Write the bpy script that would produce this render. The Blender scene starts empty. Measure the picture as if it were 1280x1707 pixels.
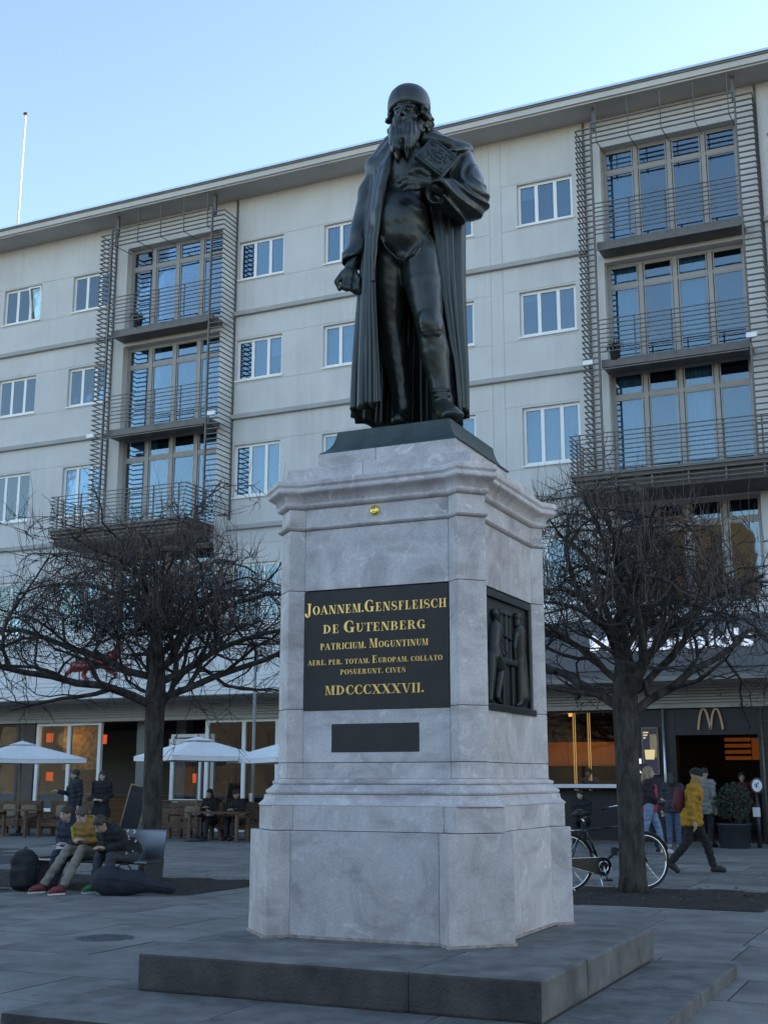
import bpy, bmesh, math, random
import numpy as np
from mathutils import Vector, Matrix, Euler

S = bpy.context.scene
COL = S.collection
R = math.radians
random.seed(7)

# ------------------------------------------------------------------ camera, sky, sun, exposure
cam_d = bpy.data.cameras.new('camera')
cam = bpy.data.objects.new('camera', cam_d)
COL.objects.link(cam)
cam_d.sensor_fit = 'VERTICAL'
cam_d.sensor_height = 24.0
cam_d.lens = 28.68
cam_d.clip_end = 2000
cam.location = (0, 0, 1.6)
cam.rotation_euler = (R(90 + 12.3), 0, R(24.7))
S.camera = cam

SUN_EL, SUN_AZ = 13.0, 38.0          # degrees; azimuth from +Y towards +X
world = bpy.data.worlds.new('World')
S.world = world
world.use_nodes = True
wn = world.node_tree.nodes
wl = world.node_tree.links
wn.clear()
w_out = wn.new('ShaderNodeOutputWorld')
w_bg = wn.new('ShaderNodeBackground')
w_sky = wn.new('ShaderNodeTexSky')
w_sky.sky_type = 'NISHITA'
w_sky.sun_disc = False
w_sky.sun_elevation = R(SUN_EL)
w_sky.sun_rotation = R(SUN_AZ)
w_sky.air_density = 1.0
w_sky.dust_density = 0.5
w_sky.ozone_density = 3.2
w_bg.inputs['Strength'].default_value = 0.15
wl.new(w_sky.outputs[0], w_bg.inputs[0])
wl.new(w_bg.outputs[0], w_out.inputs[0])

sun_d = bpy.data.lights.new('sun', 'SUN')
sun = bpy.data.objects.new('sun', sun_d)
COL.objects.link(sun)
sun_d.energy = 3.5
sun_d.angle = R(0.5)
sun_d.color = (1.0, 0.80, 0.58)
sd = Vector((math.cos(R(SUN_EL)) * math.sin(R(SUN_AZ)), math.cos(R(SUN_EL)) * math.cos(R(SUN_AZ)), math.sin(R(SUN_EL))))
sun.rotation_euler = sd.to_track_quat('Z', 'Y').to_euler()
sun.location = sd * 120

vs = S.view_settings
vs.view_transform = 'Standard'
vs.look = 'None'
vs.gamma = 1.0
vs.use_curve_mapping = False
vs.exposure = 2.0
vs.use_white_balance = True
vs.white_balance_temperature = 8000
vs.white_balance_tint = 15.5
S.cycles.max_bounces = 8
S.cycles.transparent_max_bounces = 12

# ------------------------------------------------------------------ materials
MATS = {}
def mat(name, col, rough=0.7, metal=0.0, var=0.12, scale=4.0, bump=0.0, bscale=None, col2=None, rand=0.0,
        spec=0.5, emit=None, estr=0.0, stretch=None, detail=6.0, ramp=(0.35, 0.68)):
    """noise-mottled principled material in object coordinates; rand = per-object brightness spread"""
    m = bpy.data.materials.new(name)
    m.use_nodes = True
    n, l = m.node_tree.nodes, m.node_tree.links
    b = n['Principled BSDF']
    b.inputs['Roughness'].default_value = rough
    b.inputs['Metallic'].default_value = metal
    b.inputs['Specular IOR Level'].default_value = spec
    c = np.array(col[:3], float)
    tc = n.new('ShaderNodeTexCoord')
    vec = tc.outputs['Object']
    if stretch:
        mp = n.new('ShaderNodeMapping'); mp.inputs['Scale'].default_value = stretch
        l.new(vec, mp.inputs[0]); vec = mp.outputs[0]
    if rand:
        oi = n.new('ShaderNodeObjectInfo')
        ad = n.new('ShaderNodeVectorMath'); ad.operation = 'MULTIPLY_ADD'
        ad.inputs[1].default_value = (1, 1, 1)
        sc_ = n.new('ShaderNodeVectorMath'); sc_.operation = 'SCALE'; sc_.inputs[3].default_value = 37.0
        cmb = n.new('ShaderNodeCombineXYZ')
        for i in range(3): l.new(oi.outputs['Random'], cmb.inputs[i])
        l.new(cmb.outputs[0], sc_.inputs[0]); l.new(vec, ad.inputs[0]); l.new(sc_.outputs[0], ad.inputs[2])
        vec = ad.outputs[0]
    nz = n.new('ShaderNodeTexNoise'); nz.inputs['Scale'].default_value = scale; nz.inputs['Detail'].default_value = detail
    nz.inputs['Roughness'].default_value = 0.62
    l.new(vec, nz.inputs['Vector'])
    rp = n.new('ShaderNodeValToRGB')
    a0 = np.clip(c * (1 - var), 0, 1); a1 = np.clip(col2 if col2 is not None else c * (1 + var), 0, 1)
    rp.color_ramp.elements[0].position = ramp[0]; rp.color_ramp.elements[1].position = ramp[1]
    rp.color_ramp.elements[0].color = (*a0, 1); rp.color_ramp.elements[1].color = (*a1, 1)
    l.new(nz.outputs[0], rp.inputs[0])
    out = rp.outputs[0]
    if rand:
        mr = n.new('ShaderNodeMapRange'); mr.inputs[3].default_value = 1 - rand; mr.inputs[4].default_value = 1 + rand
        l.new(oi.outputs['Random'], mr.inputs[0])
        hs = n.new('ShaderNodeHueSaturation'); l.new(mr.outputs[0], hs.inputs['Value']); l.new(out, hs.inputs['Color'])
        out = hs.outputs[0]
    l.new(out, b.inputs['Base Color'])
    if bump:
        n2 = n.new('ShaderNodeTexNoise'); n2.inputs['Scale'].default_value = bscale or scale * 6; n2.inputs['Detail'].default_value = 8
        l.new(vec, n2.inputs['Vector'])
        bp = n.new('ShaderNodeBump'); bp.inputs['Strength'].default_value = bump; bp.inputs['Distance'].default_value = 0.02
        l.new(n2.outputs[0], bp.inputs['Height']); l.new(bp.outputs[0], b.inputs['Normal'])
    if emit is not None:
        b.inputs['Emission Color'].default_value = (*emit, 1)
        b.inputs['Emission Strength'].default_value = estr
    MATS[name] = m
    return m

def glass(name, tint=(0.55, 0.66, 0.75), base=0.16, gl=(0.85, 0.93, 1.0)):
    m = bpy.data.materials.new(name); m.use_nodes = True
    n, l = m.node_tree.nodes, m.node_tree.links
    n.clear()
    o = n.new('ShaderNodeOutputMaterial'); mx = n.new('ShaderNodeMixShader')
    t = n.new('ShaderNodeBsdfTransparent'); t.inputs[0].default_value = (*tint, 1)
    g = n.new('ShaderNodeBsdfGlossy'); g.inputs['Roughness'].default_value = 0.02; g.inputs[0].default_value = (*gl, 1)
    tc = n.new('ShaderNodeTexCoord'); nz = n.new('ShaderNodeTexNoise'); nz.inputs['Scale'].default_value = 1.3
    bp = n.new('ShaderNodeBump'); bp.inputs['Strength'].default_value = 0.05; bp.inputs['Distance'].default_value = 0.02
    l.new(tc.outputs['Object'], nz.inputs['Vector']); l.new(nz.outputs[0], bp.inputs['Height']); l.new(bp.outputs[0], g.inputs['Normal'])
    lw = n.new('ShaderNodeFresnel'); lw.inputs[0].default_value = 1.5
    ad = n.new('ShaderNodeMath'); ad.operation = 'ADD'; ad.use_clamp = True; ad.inputs[1].default_value = base
    l.new(lw.outputs[0], ad.inputs[0]); l.new(ad.outputs[0], mx.inputs[0]); l.new(t.outputs[0], mx.inputs[1]); l.new(g.outputs[0], mx.inputs[2])
    l.new(mx.outputs[0], o.inputs[0])
    MATS[name] = m
    return m

# ------------------------------------------------------------------ mesh helpers
class MB:
    def __init__(s): s.v = []; s.f = []
    def add(s, vs, fs):
        k = len(s.v); s.v += [tuple(v) for v in vs]; s.f += [tuple(i + k for i in f) for f in fs]; return s
    def box(s, x0, x1, y0, y1, z0, z1):
        return s.add([(x0,y0,z0),(x1,y0,z0),(x1,y1,z0),(x0,y1,z0),(x0,y0,z1),(x1,y0,z1),(x1,y1,z1),(x0,y1,z1)],
                     [(0,3,2,1),(4,5,6,7),(0,1,5,4),(1,2,6,5),(2,3,7,6),(3,0,4,7)])
    def prism(s, poly, z0, z1):
        n = len(poly)
        return s.add([(x,y,z0) for x,y in poly] + [(x,y,z1) for x,y in poly],
                     [tuple(range(n-1,-1,-1)), tuple(range(n,2*n))] + [(i,(i+1)%n,n+(i+1)%n,n+i) for i in range(n)])
    def bar(s, a, b, w, h=None):
        """square bar from a to b"""
        a = Vector(a); b = Vector(b); d = (b - a).normalized(); h = h or w
        u = d.cross(Vector((0,0,1)))
        if u.length < 1e-4: u = Vector((1,0,0))
        u.normalize(); t = u.cross(d)
        vs = [p + u*(i*w/2) + t*(j*h/2) for p in (a, b) for i, j in ((-1,-1),(1,-1),(1,1),(-1,1))]
        return s.add(vs, [(3,2,1,0),(4,5,6,7),(0,1,5,4),(1,2,6,5),(2,3,7,6),(3,0,4,7)])
    def tube(s, pts, rad, n=8, cap=True, closed=False):
        pts = [Vector(p) for p in pts]; m = len(pts)
        if not hasattr(rad, '__len__'): rad = [rad] * m
        rings = []; u = None
        for i, p in enumerate(pts):
            if closed: d = pts[(i+1) % m] - pts[i-1]
            else: d = pts[min(i+1, m-1)] - pts[max(i-1, 0)]
            d.normalize()
            if u is None:
                u = d.orthogonal().normalized()
            u = (u - d * u.dot(d)); u = u.normalized() if u.length > 1e-6 else d.orthogonal().normalized()
            w = d.cross(u)
            rings.append([p + (u*math.cos(2*math.pi*k/n) + w*math.sin(2*math.pi*k/n)) * rad[i] for k in range(n)])
        vs = [v for r in rings for v in r]; fs = []
        for i in range(m if closed else m-1):
            j = (i+1) % m
            fs += [(i*n+k, i*n+(k+1)%n, j*n+(k+1)%n, j*n+k) for k in range(n)]
        if cap and not closed: fs += [tuple(range(n-1,-1,-1)), tuple(range((m-1)*n, m*n))]
        return s.add(vs, fs)
    def lathe(s, prof, n=24, c=(0,0,0), cap=True):
        """profile list of (r,z) turned about a vertical axis"""
        m = len(prof)
        vs = [(c[0]+r*math.cos(2*math.pi*k/n), c[1]+r*math.sin(2*math.pi*k/n), c[2]+z) for r,z in prof for k in range(n)]
        fs = [(i*n+k, i*n+(k+1)%n, (i+1)*n+(k+1)%n, (i+1)*n+k) for i in range(m-1) for k in range(n)]
        if cap: fs += [tuple(range(n-1,-1,-1)), tuple(range((m-1)*n, m*n))]
        return s.add(vs, fs)
    def xform(s, M):
        s.v = [tuple(M @ Vector(v)) for v in s.v]; return s
    def mesh(s, name, m, smooth=False):
        me = bpy.data.meshes.new(name); me.from_pydata(s.v, [], s.f)
        if m is not None: me.materials.append(m if not isinstance(m, str) else MATS[m])
        if smooth: me.shade_smooth()
        me.update(); return me
    def build(s, name, m, parent=None, smooth=False, bevel=0.0, seg=2, loc=None):
        o = link(name, s.mesh(name, m, smooth), parent)
        if bevel: bev(o, bevel, seg)
        if loc is not None: o.location = loc
        return o

def link(name, me, parent=None):
    o = bpy.data.objects.new(name, me); COL.objects.link(o)
    if parent is not None: o.parent = parent
    return o
def bev(o, w, seg=2):
    b = o.modifiers.new('bevel', 'BEVEL'); b.width = w; b.segments = seg; b.limit_method = 'ANGLE'; b.angle_limit = R(35)
def tag(o, label=None, cat=None, group=None, kind=None):
    if label: o['label'] = label
    if cat: o['category'] = cat
    if group: o['group'] = group
    if kind: o['kind'] = kind
    return o
def thing(name, label, cat, loc=(0,0,0), rz=0.0, group=None):
    o = bpy.data.objects.new(name, None); COL.objects.link(o)
    o.empty_display_size = 0.2
    o.location = loc; o.rotation_euler = (0, 0, R(rz)); return tag(o, label, cat, group)
def dup(o, loc, rz=None, label=None):
    """copy a thing with its parts and sub-parts"""
    c = o.copy(); COL.objects.link(c); c.location = loc
    if rz is not None: c.rotation_euler = (0, 0, R(rz))
    if label: c['label'] = label
    def rec(a, b):
        for ch in list(a.children):
            k = ch.copy(); COL.objects.link(k); k.parent = b; rec(ch, k)
    rec(o, c); return c
def inst(name, me, parent, loc=(0,0,0), rot=None, scale=None):
    o = link(name, me, parent); o.location = loc
    if rot is not None: o.rotation_euler = rot
    if scale is not None: o.scale = scale
    return o

# ------------------------------------------------------------------ smooth solid modelling: distance fields meshed by surface nets
class SDF:
    def __init__(s, lo, hi, h):
        s.h = h; s.lo = np.array(lo, float)
        n = np.ceil((np.array(hi) - s.lo) / h).astype(int) + 1; s.n = n
        s.F = np.full(n, 0.5, np.float32)
        s.ax = [s.lo[i] + h * np.arange(n[i]) for i in range(3)]
    def win(s, lo, hi, pad):
        sl = []
        for i in range(3):
            a = int(max(0, math.floor((lo[i] - pad - s.lo[i]) / s.h))); b = int(min(s.n[i], math.ceil((hi[i] + pad - s.lo[i]) / s.h) + 1))
            if b <= a: return None, None
            sl.append(slice(a, b))
        g = np.meshgrid(*[s.ax[i][sl[i]] for i in range(3)], indexing='ij')
        return tuple(sl), np.stack(g, -1).astype(np.float32)
    def put(s, sl, d, k, sub=False):
        F = s.F[sl]
        if sub:
            d = -d; h = np.clip(0.5 - 0.5 * (F - d) / k, 0, 1); s.F[sl] = F * (1-h) + d * h + k * h * (1-h)
        else:
            h = np.clip(0.5 + 0.5 * (F - d) / k, 0, 1); s.F[sl] = F * (1-h) + d * h - k * h * (1-h)
    def cap(s, a, b, ra, rb=None, k=0.03, sub=False):
        """tapered capsule"""
        rb = ra if rb is None else rb; a = np.array(a, float); b = np.array(b, float); rm = max(ra, rb)
        sl, P = s.win(np.minimum(a, b) - rm, np.maximum(a, b) + rm, 0.06 + 2*k)
        if sl is None: return s
        pa = P - a; ba = b - a; t = np.clip((pa @ ba) / max(ba @ ba, 1e-9), 0, 1)
        d = np.linalg.norm(pa - t[..., None] * ba, axis=-1) - (ra + (rb - ra) * t)
        s.put(sl, d, k, sub); return s
    def chain(s, pts, rad, k=0.03):
        """a bent tapering limb: hard union of its own segments, then blended in once"""
        pts = np.array(pts, float); rm = max(rad)
        sl, P = s.win(pts.min(0) - rm, pts.max(0) + rm, 0.06 + 2*k)
        if sl is None: return s
        best = None
        for i in range(len(pts)-1):
            a, b = pts[i], pts[i+1]; pa = P - a; ba = b - a; t = np.clip((pa @ ba) / max(ba @ ba, 1e-9), 0, 1)
            d = np.linalg.norm(pa - t[..., None] * ba, axis=-1) - (rad[i] + (rad[i+1] - rad[i]) * t)
            if best is None: best = d
            else:
                h = np.clip(0.5 + 0.5 * (best - d) / .006, 0, 1); best = best*(1-h) + d*h - .006*h*(1-h)
        s.put(sl, best, k); return s
    def ell(s, c, r, rot=(0,0,0), k=0.03, sub=False):
        c = np.array(c, float); r = np.array(r, float); rm = r.max()
        sl, P = s.win(c - rm, c + rm, 0.06 + 2*k)
        if sl is None: return s
        M = np.array(Euler([R(a) for a in rot]).to_matrix()); q = (P - c) @ M
        k0 = np.linalg.norm(q / r, axis=-1); k1 = np.linalg.norm(q / (r*r), axis=-1)
        d = k0 * (k0 - 1) / np.maximum(k1, 1e-6); s.put(sl, d, k, sub); return s
    def box(s, c, r, rot=(0,0,0), rd=0.02, k=0.02, sub=False):
        c = np.array(c, float); r = np.array(r, float); rm = np.linalg.norm(r)
        sl, P = s.win(c - rm, c + rm, 0.06 + 2*k)
        if sl is None: return s
        M = np.array(Euler([R(a) for a in rot]).to_matrix()); q = np.abs((P - c) @ M) - (r - rd)
        d = np.linalg.norm(np.maximum(q, 0), axis=-1) + np.minimum(q.max(-1), 0) - rd; s.put(sl, d, k, sub); return s
    def warp(s, fn):
        g = np.meshgrid(*s.ax, indexing='ij'); s.F = s.F + fn(*g).astype(np.float32); return s
    def mesh(s, name, m):
        F = s.F; h = s.h
        F[0], F[-1], F[:,0], F[:,-1], F[:,:,0], F[:,:,-1] = .5, .5, .5, .5, .5, .5
        I = F < 0
        c = [F[i:F.shape[0]-1+i, j:F.shape[1]-1+j, k:F.shape[2]-1+k] for i in (0,1) for j in (0,1) for k in (0,1)]
        b = [x < 0 for x in c]
        cnt = sum(x.astype(np.int8) for x in b); act = (cnt > 0) & (cnt < 8)
        idx = np.full(act.shape, -1, np.int64); idx[act] = np.arange(act.sum())
        cv = np.stack([x[act] for x in c], -1)
        off = np.array([(i,j,k) for i in (0,1) for j in (0,1) for k in (0,1)], float)
        acc = np.zeros((cv.shape[0], 3)); w = np.zeros(cv.shape[0])
        for p in range(8):
            for q in range(p+1, 8):
                if np.abs(off[p]-off[q]).sum() != 1: continue
                A, B = cv[:,p], cv[:,q]; x = (A < 0) != (B < 0)
                t = np.where(x, A / np.where(x, A - B, 1), 0)
                acc += np.where(x[:,None], off[p] + t[:,None] * (off[q]-off[p]), 0); w += x
        V = (np.argwhere(act) + acc / np.maximum(w,1)[:,None]) * h + s.lo
        Q = []
        for a in range(3):
            u, v = (a+1) % 3, (a+2) % 3
            sa = [slice(None)]*3; sb = [slice(None)]*3; sa[a] = slice(0,-1); sb[a] = slice(1,None)
            A, B = I[tuple(sa)], I[tuple(sb)]
            e = np.argwhere(A != B); inside = A[tuple(e.T)]
            ok = (e[:,u] > 0) & (e[:,v] > 0) & (e[:,u] < act.shape[u]) & (e[:,v] < act.shape[v]); e = e[ok]; inside = inside[ok]
            def cell(du, dv):
                t = e.copy(); t[:,u] -= du; t[:,v] -= dv; return idx[tuple(t.T)]
            q = np.stack([cell(1,1), cell(0,1), cell(0,0), cell(1,0)], -1)
            q[~inside] = q[~inside][:, ::-1]; Q.append(q)
        Q = np.concatenate(Q)
        me = bpy.data.meshes.new(name)
        me.vertices.add(len(V)); me.vertices.foreach_set('co', V.astype(np.float32).ravel())
        me.loops.add(Q.size); me.loops.foreach_set('vertex_index', Q.ravel().astype(np.int32))
        me.polygons.add(len(Q)); me.polygons.foreach_set('loop_start', np.arange(0, Q.size, 4, dtype=np.int32))
        me.update(calc_edges=True); me.validate()
        if m is not None: me.materials.append(m if not isinstance(m, str) else MATS[m])
        me.shade_smooth(); return me
    def build(s, name, m, parent=None):
        return link(name, s.mesh(name, m), parent)
# ------------------------------------------------------------------ the palette
mat('paving', (0.185, 0.172, 0.156), 0.82, var=0.32, scale=1.7, bump=0.3, bscale=60, rand=0.17, detail=11)
mat('joint_fill', (0.045, 0.045, 0.045), 0.95, var=0.3, scale=20)
mat('ground_far', (0.165, 0.156, 0.145), 0.85, var=0.2, scale=1.2, bump=0.2, bscale=40)
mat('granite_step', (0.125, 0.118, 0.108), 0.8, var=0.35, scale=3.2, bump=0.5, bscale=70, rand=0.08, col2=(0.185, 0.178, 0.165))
mat('granite_front_shade', (0.062, 0.054, 0.047), 0.9, var=0.35, scale=3.2, bump=0.7, bscale=50, rand=0.08)  # darker granite for front faces, imitating the shade on them
mat('soil', (0.026, 0.018, 0.014), 0.95, var=0.5, scale=9, bump=1.0, bscale=30, col2=(0.05, 0.036, 0.027))
mat('iron_cover', (0.10, 0.11, 0.12), 0.55, metal=0.5, var=0.3, scale=14, bump=0.4, bscale=80)
mat('render_wall', (0.58, 0.57, 0.555), 0.9, var=0.05, scale=0.9, bump=0.15, bscale=90, detail=10)
def streaks(name, dark, amount):
    """faint rain streaks and dirt added over a material's own colour"""
    m = MATS[name]; n, l = m.node_tree.nodes, m.node_tree.links; b = n['Principled BSDF']
    src = b.inputs['Base Color'].links[0].from_socket
    tc = n.new('ShaderNodeTexCoord'); mp = n.new('ShaderNodeMapping'); mp.inputs['Scale'].default_value = (2.6, 2.6, .16); l.new(tc.outputs['Object'], mp.inputs[0])
    nz = n.new('ShaderNodeTexNoise'); nz.inputs['Scale'].default_value = 1.5; nz.inputs['Detail'].default_value = 7; nz.inputs['Roughness'].default_value = .7; l.new(mp.outputs[0], nz.inputs['Vector'])
    n2 = n.new('ShaderNodeTexNoise'); n2.inputs['Scale'].default_value = .35; n2.inputs['Detail'].default_value = 5; l.new(tc.outputs['Object'], n2.inputs['Vector'])
    mu = n.new('ShaderNodeMath'); mu.operation = 'MULTIPLY'; l.new(nz.outputs[0], mu.inputs[0]); l.new(n2.outputs[0], mu.inputs[1])
    mr = n.new('ShaderNodeMapRange'); mr.inputs[1].default_value = .22; mr.inputs[2].default_value = .40; mr.inputs[3].default_value = 0; mr.inputs[4].default_value = amount; l.new(mu.outputs[0], mr.inputs[0])
    mx = n.new('ShaderNodeMix'); mx.data_type = 'RGBA'; mx.inputs[7].default_value = (*dark, 1); l.new(mr.outputs[0], mx.inputs[0]); l.new(src, mx.inputs[6]); l.new(mx.outputs[2], b.inputs['Base Color'])
streaks('render_wall', (.36, .35, .33), .28)
mat('render_ledge', (0.36, 0.355, 0.345), 0.85, var=0.08, scale=1.5)
mat('eave_paint', (0.52, 0.50, 0.47), 0.85, var=0.07, scale=0.8)
mat('soffit_paint', (0.46, 0.42, 0.38), 0.9, var=0.1, scale=0.7)
mat('zinc_edge', (0.50, 0.58, 0.63), 0.35, metal=0.8, var=0.08, scale=3)
mat('white_frame', (0.80, 0.79, 0.77), 0.4, var=0.03, scale=3)
mat('bronze_frame', (0.33, 0.30, 0.28), 0.45, var=0.06, scale=3)
mat('louvre_metal', (0.125, 0.112, 0.104), 0.5, metal=0.3, var=0.15, scale=4)
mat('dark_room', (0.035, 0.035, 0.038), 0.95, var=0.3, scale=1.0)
mat('curtain', (0.66, 0.70, 0.70), 0.9, var=0.06, scale=3)
mat('blind', (0.08, 0.10, 0.125), 0.9, var=0.1, scale=2)
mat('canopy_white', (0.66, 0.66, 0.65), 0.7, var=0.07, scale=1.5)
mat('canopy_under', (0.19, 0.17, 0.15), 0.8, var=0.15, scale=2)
mat('canopy_rib', (0.42, 0.40, 0.36), 0.6, var=0.12, scale=2)
mat('sign_band', (0.10, 0.10, 0.105), 0.6, var=0.12, scale=1.4)
mat('dark_cladding', (0.015, 0.012, 0.011), 0.45, var=0.25, scale=2.5)
mat('grey_column', (0.22, 0.225, 0.21), 0.8, var=0.12, scale=2)
mat('brown_column', (0.10, 0.078, 0.068), 0.8, var=0.15, scale=2)
glass('window_glass', (0.48, 0.63, 0.71), 0.065, (.80,.95,1.0))
glass('shop_glass', (0.86, 0.88, 0.86), 0.025)

def marble():
    m = bpy.data.materials.new('marble'); m.use_nodes = True
    n, l = m.node_tree.nodes, m.node_tree.links; b = n['Principled BSDF']
    b.inputs['Roughness'].default_value = 0.62
    tc = n.new('ShaderNodeTexCoord'); oi = n.new('ShaderNodeObjectInfo')
    cmb = n.new('ShaderNodeCombineXYZ')
    for i in range(3): l.new(oi.outputs['Random'], cmb.inputs[i])
    ma = n.new('ShaderNodeVectorMath'); ma.operation = 'MULTIPLY_ADD'; ma.inputs[1].default_value = (6, 9, 13)
    l.new(cmb.outputs[0], ma.inputs[0]); l.new(tc.outputs['Object'], ma.inputs[2])
    vec = ma.outputs[0]
    # domain-warped mottling, three layers
    n0 = n.new('ShaderNodeTexNoise'); n0.inputs['Scale'].default_value = 2.3; n0.inputs['Detail'].default_value = 11; n0.inputs['Roughness'].default_value = 0.62; n0.inputs['Distortion'].default_value = 1.1
    l.new(vec, n0.inputs['Vector'])
    r0 = n.new('ShaderNodeValToRGB'); e = r0.color_ramp.elements
    e[0].position = 0.28; e[0].color = (0.35, 0.305, 0.305, 1); e[1].position = 0.76; e[1].color = (0.68, 0.625, 0.60, 1)
    x = e.new(0.5); x.color = (0.545, 0.495, 0.478, 1)
    l.new(n0.outputs[0], r0.inputs[0])
    # pale veins / fossils
    n1 = n.new('ShaderNodeTexNoise'); n1.inputs['Scale'].default_value = 5.5; n1.inputs['Detail'].default_value = 5; n1.inputs['Distortion'].default_value = 1.6
    l.new(vec, n1.inputs['Vector'])
    r1 = n.new('ShaderNodeValToRGB'); e = r1.color_ramp.elements
    e[0].position = 0.58; e[0].color = (0, 0, 0, 1); e[1].position = 0.72; e[1].color = (1, 1, 1, 1)
    l.new(n1.outputs[0], r1.inputs[0])
    mx = n.new('ShaderNodeMix'); mx.data_type = 'RGBA'; mx.inputs[7].default_value = (0.76, 0.71, 0.66, 1)
    ml = n.new('ShaderNodeMath'); ml.operation = 'MULTIPLY'; ml.inputs[1].default_value = 0.75
    l.new(r1.outputs[0], ml.inputs[0]); l.new(ml.outputs[0], mx.inputs[0]); l.new(r0.outputs[0], mx.inputs[6])
    # brownish weather stains, horizontally stretched, in world-ish object space
    mp = n.new('ShaderNodeMapping'); mp.inputs['Scale'].default_value = (1.1, 1.1, 3.2)
    l.new(tc.outputs['Object'], mp.inputs[0])
    n2 = n.new('ShaderNodeTexNoise'); n2.inputs['Scale'].default_value = 1.25; n2.inputs['Detail'].default_value = 7; n2.inputs['Roughness'].default_value = 0.65
    l.new(mp.outputs[0], n2.inputs['Vector'])
    r2 = n.new('ShaderNodeValToRGB'); e = r2.color_ramp.elements
    e[0].position = 0.55; e[0].color = (0, 0, 0, 1); e[1].position = 0.78; e[1].color = (0.75, 0.75, 0.75, 1)
    l.new(n2.outputs[0], r2.inputs[0])
    m2 = n.new('ShaderNodeMix'); m2.data_type = 'RGBA'; m2.inputs[7].default_value = (0.24, 0.185, 0.165, 1)
    l.new(r2.outputs[0], m2.inputs[0]); l.new(mx.outputs[2], m2.inputs[6])
    # fine speckle
    n3 = n.new('ShaderNodeTexNoise'); n3.inputs['Scale'].default_value = 60; n3.inputs['Detail'].default_value = 4
    l.new(vec, n3.inputs['Vector'])
    r3 = n.new('ShaderNodeMapRange'); r3.inputs[1].default_value = 0.3; r3.inputs[2].default_value = 0.7; r3.inputs[3].default_value = 0.88; r3.inputs[4].default_value = 1.1
    l.new(n3.outputs[0], r3.inputs[0])
    hs = n.new('ShaderNodeHueSaturation'); l.new(r3.outputs[0], hs.inputs['Value']); l.new(m2.outputs[2], hs.inputs['Color'])
    mr = n.new('ShaderNodeMapRange'); mr.inputs[3].default_value = 0.90; mr.inputs[4].default_value = 1.08
    l.new(oi.outputs['Random'], mr.inputs[0])
    h2 = n.new('ShaderNodeHueSaturation'); l.new(mr.outputs[0], h2.inputs['Value']); l.new(hs.outputs[0], h2.inputs['Color'])
    l.new(h2.outputs[0], b.inputs['Base Color'])
    bp = n.new('ShaderNodeBump'); bp.inputs['Strength'].default_value = 0.25; bp.inputs['Distance'].default_value = 0.01
    l.new(n1.outputs[0], bp.inputs['Height']); l.new(bp.outputs[0], b.inputs['Normal'])
    MATS['marble'] = m
marble(); streaks('marble', (.30, .25, .225), .30)

def bronze(name, base, rough):
    m = bpy.data.materials.new(name); m.use_nodes = True
    n, l = m.node_tree.nodes, m.node_tree.links; b = n['Principled BSDF']
    tc = n.new('ShaderNodeTexCoord')
    mp = n.new('ShaderNodeMapping'); mp.inputs['Scale'].default_value = (3.5, 3.5, 1.0); l.new(tc.outputs['Object'], mp.inputs[0])
    nz = n.new('ShaderNodeTexNoise'); nz.inputs['Scale'].default_value = 1.6; nz.inputs['Detail'].default_value = 8; nz.inputs['Roughness'].default_value = 0.65
    l.new(mp.outputs[0], nz.inputs['Vector'])
    rp = n.new('ShaderNodeValToRGB'); e = rp.color_ramp.elements
    c = np.array(base)
    e[0].position = 0.36; e[0].color = (*(c * 0.6), 1); e[1].position = 0.74; e[1].color = (c[0]*1.5, c[1]*1.9, c[2]*1.75, 1)
    l.new(nz.outputs[0], rp.inputs[0]); l.new(rp.outputs[0], b.inputs['Base Color'])
    b.inputs['Metallic'].default_value = 0.45
    b.inputs['Coat Weight'].default_value = 0.4; b.inputs['Coat Roughness'].default_value = rough*0.75
    rr = n.new('ShaderNodeMapRange'); rr.inputs[1].default_value = 0.3; rr.inputs[2].default_value = 0.7; rr.inputs[3].default_value = rough - 0.08; rr.inputs[4].default_value = rough + 0.16
    l.new(nz.outputs[0], rr.inputs[0]); l.new(rr.outputs[0], b.inputs['Roughness'])
    n2 = n.new('ShaderNodeTexNoise'); n2.inputs['Scale'].default_value = 34; n2.inputs['Detail'].default_value = 6; l.new(tc.outputs['Object'], n2.inputs['Vector'])
    bp = n.new('ShaderNodeBump'); bp.inputs['Strength'].default_value = 0.22; bp.inputs['Distance'].default_value = 0.012
    l.new(n2.outputs[0], bp.inputs['Height']); l.new(bp.outputs[0], b.inputs['Normal'])
    MATS[name] = m
bronze('bronze', (0.021, 0.0225, 0.0185), 0.37)
streaks('bronze', (.06, .085, .075), .5)
bronze('bronze_plinth', (0.040, 0.052, 0.050), 0.6)
bronze('bronze_relief', (0.012, 0.013, 0.0125), 0.5)
mat('plaque_black', (0.022, 0.019, 0.016), 0.6, var=0.25, scale=6)
mat('gold', (0.95, 0.60, 0.20), 0.33, metal=0.85, var=0.12, scale=30)
mat('gold_knob', (0.95, 0.66, 0.18), 0.25, metal=0.9, var=0.05, scale=10)
mat('core_mortar', (0.26, 0.24, 0.225), 0.95)  # mortar tone of the cores seen through the joints
mat('moss', (0.035, 0.038, 0.02), 0.95, var=0.5, scale=20, bump=1, bscale=60)
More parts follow.
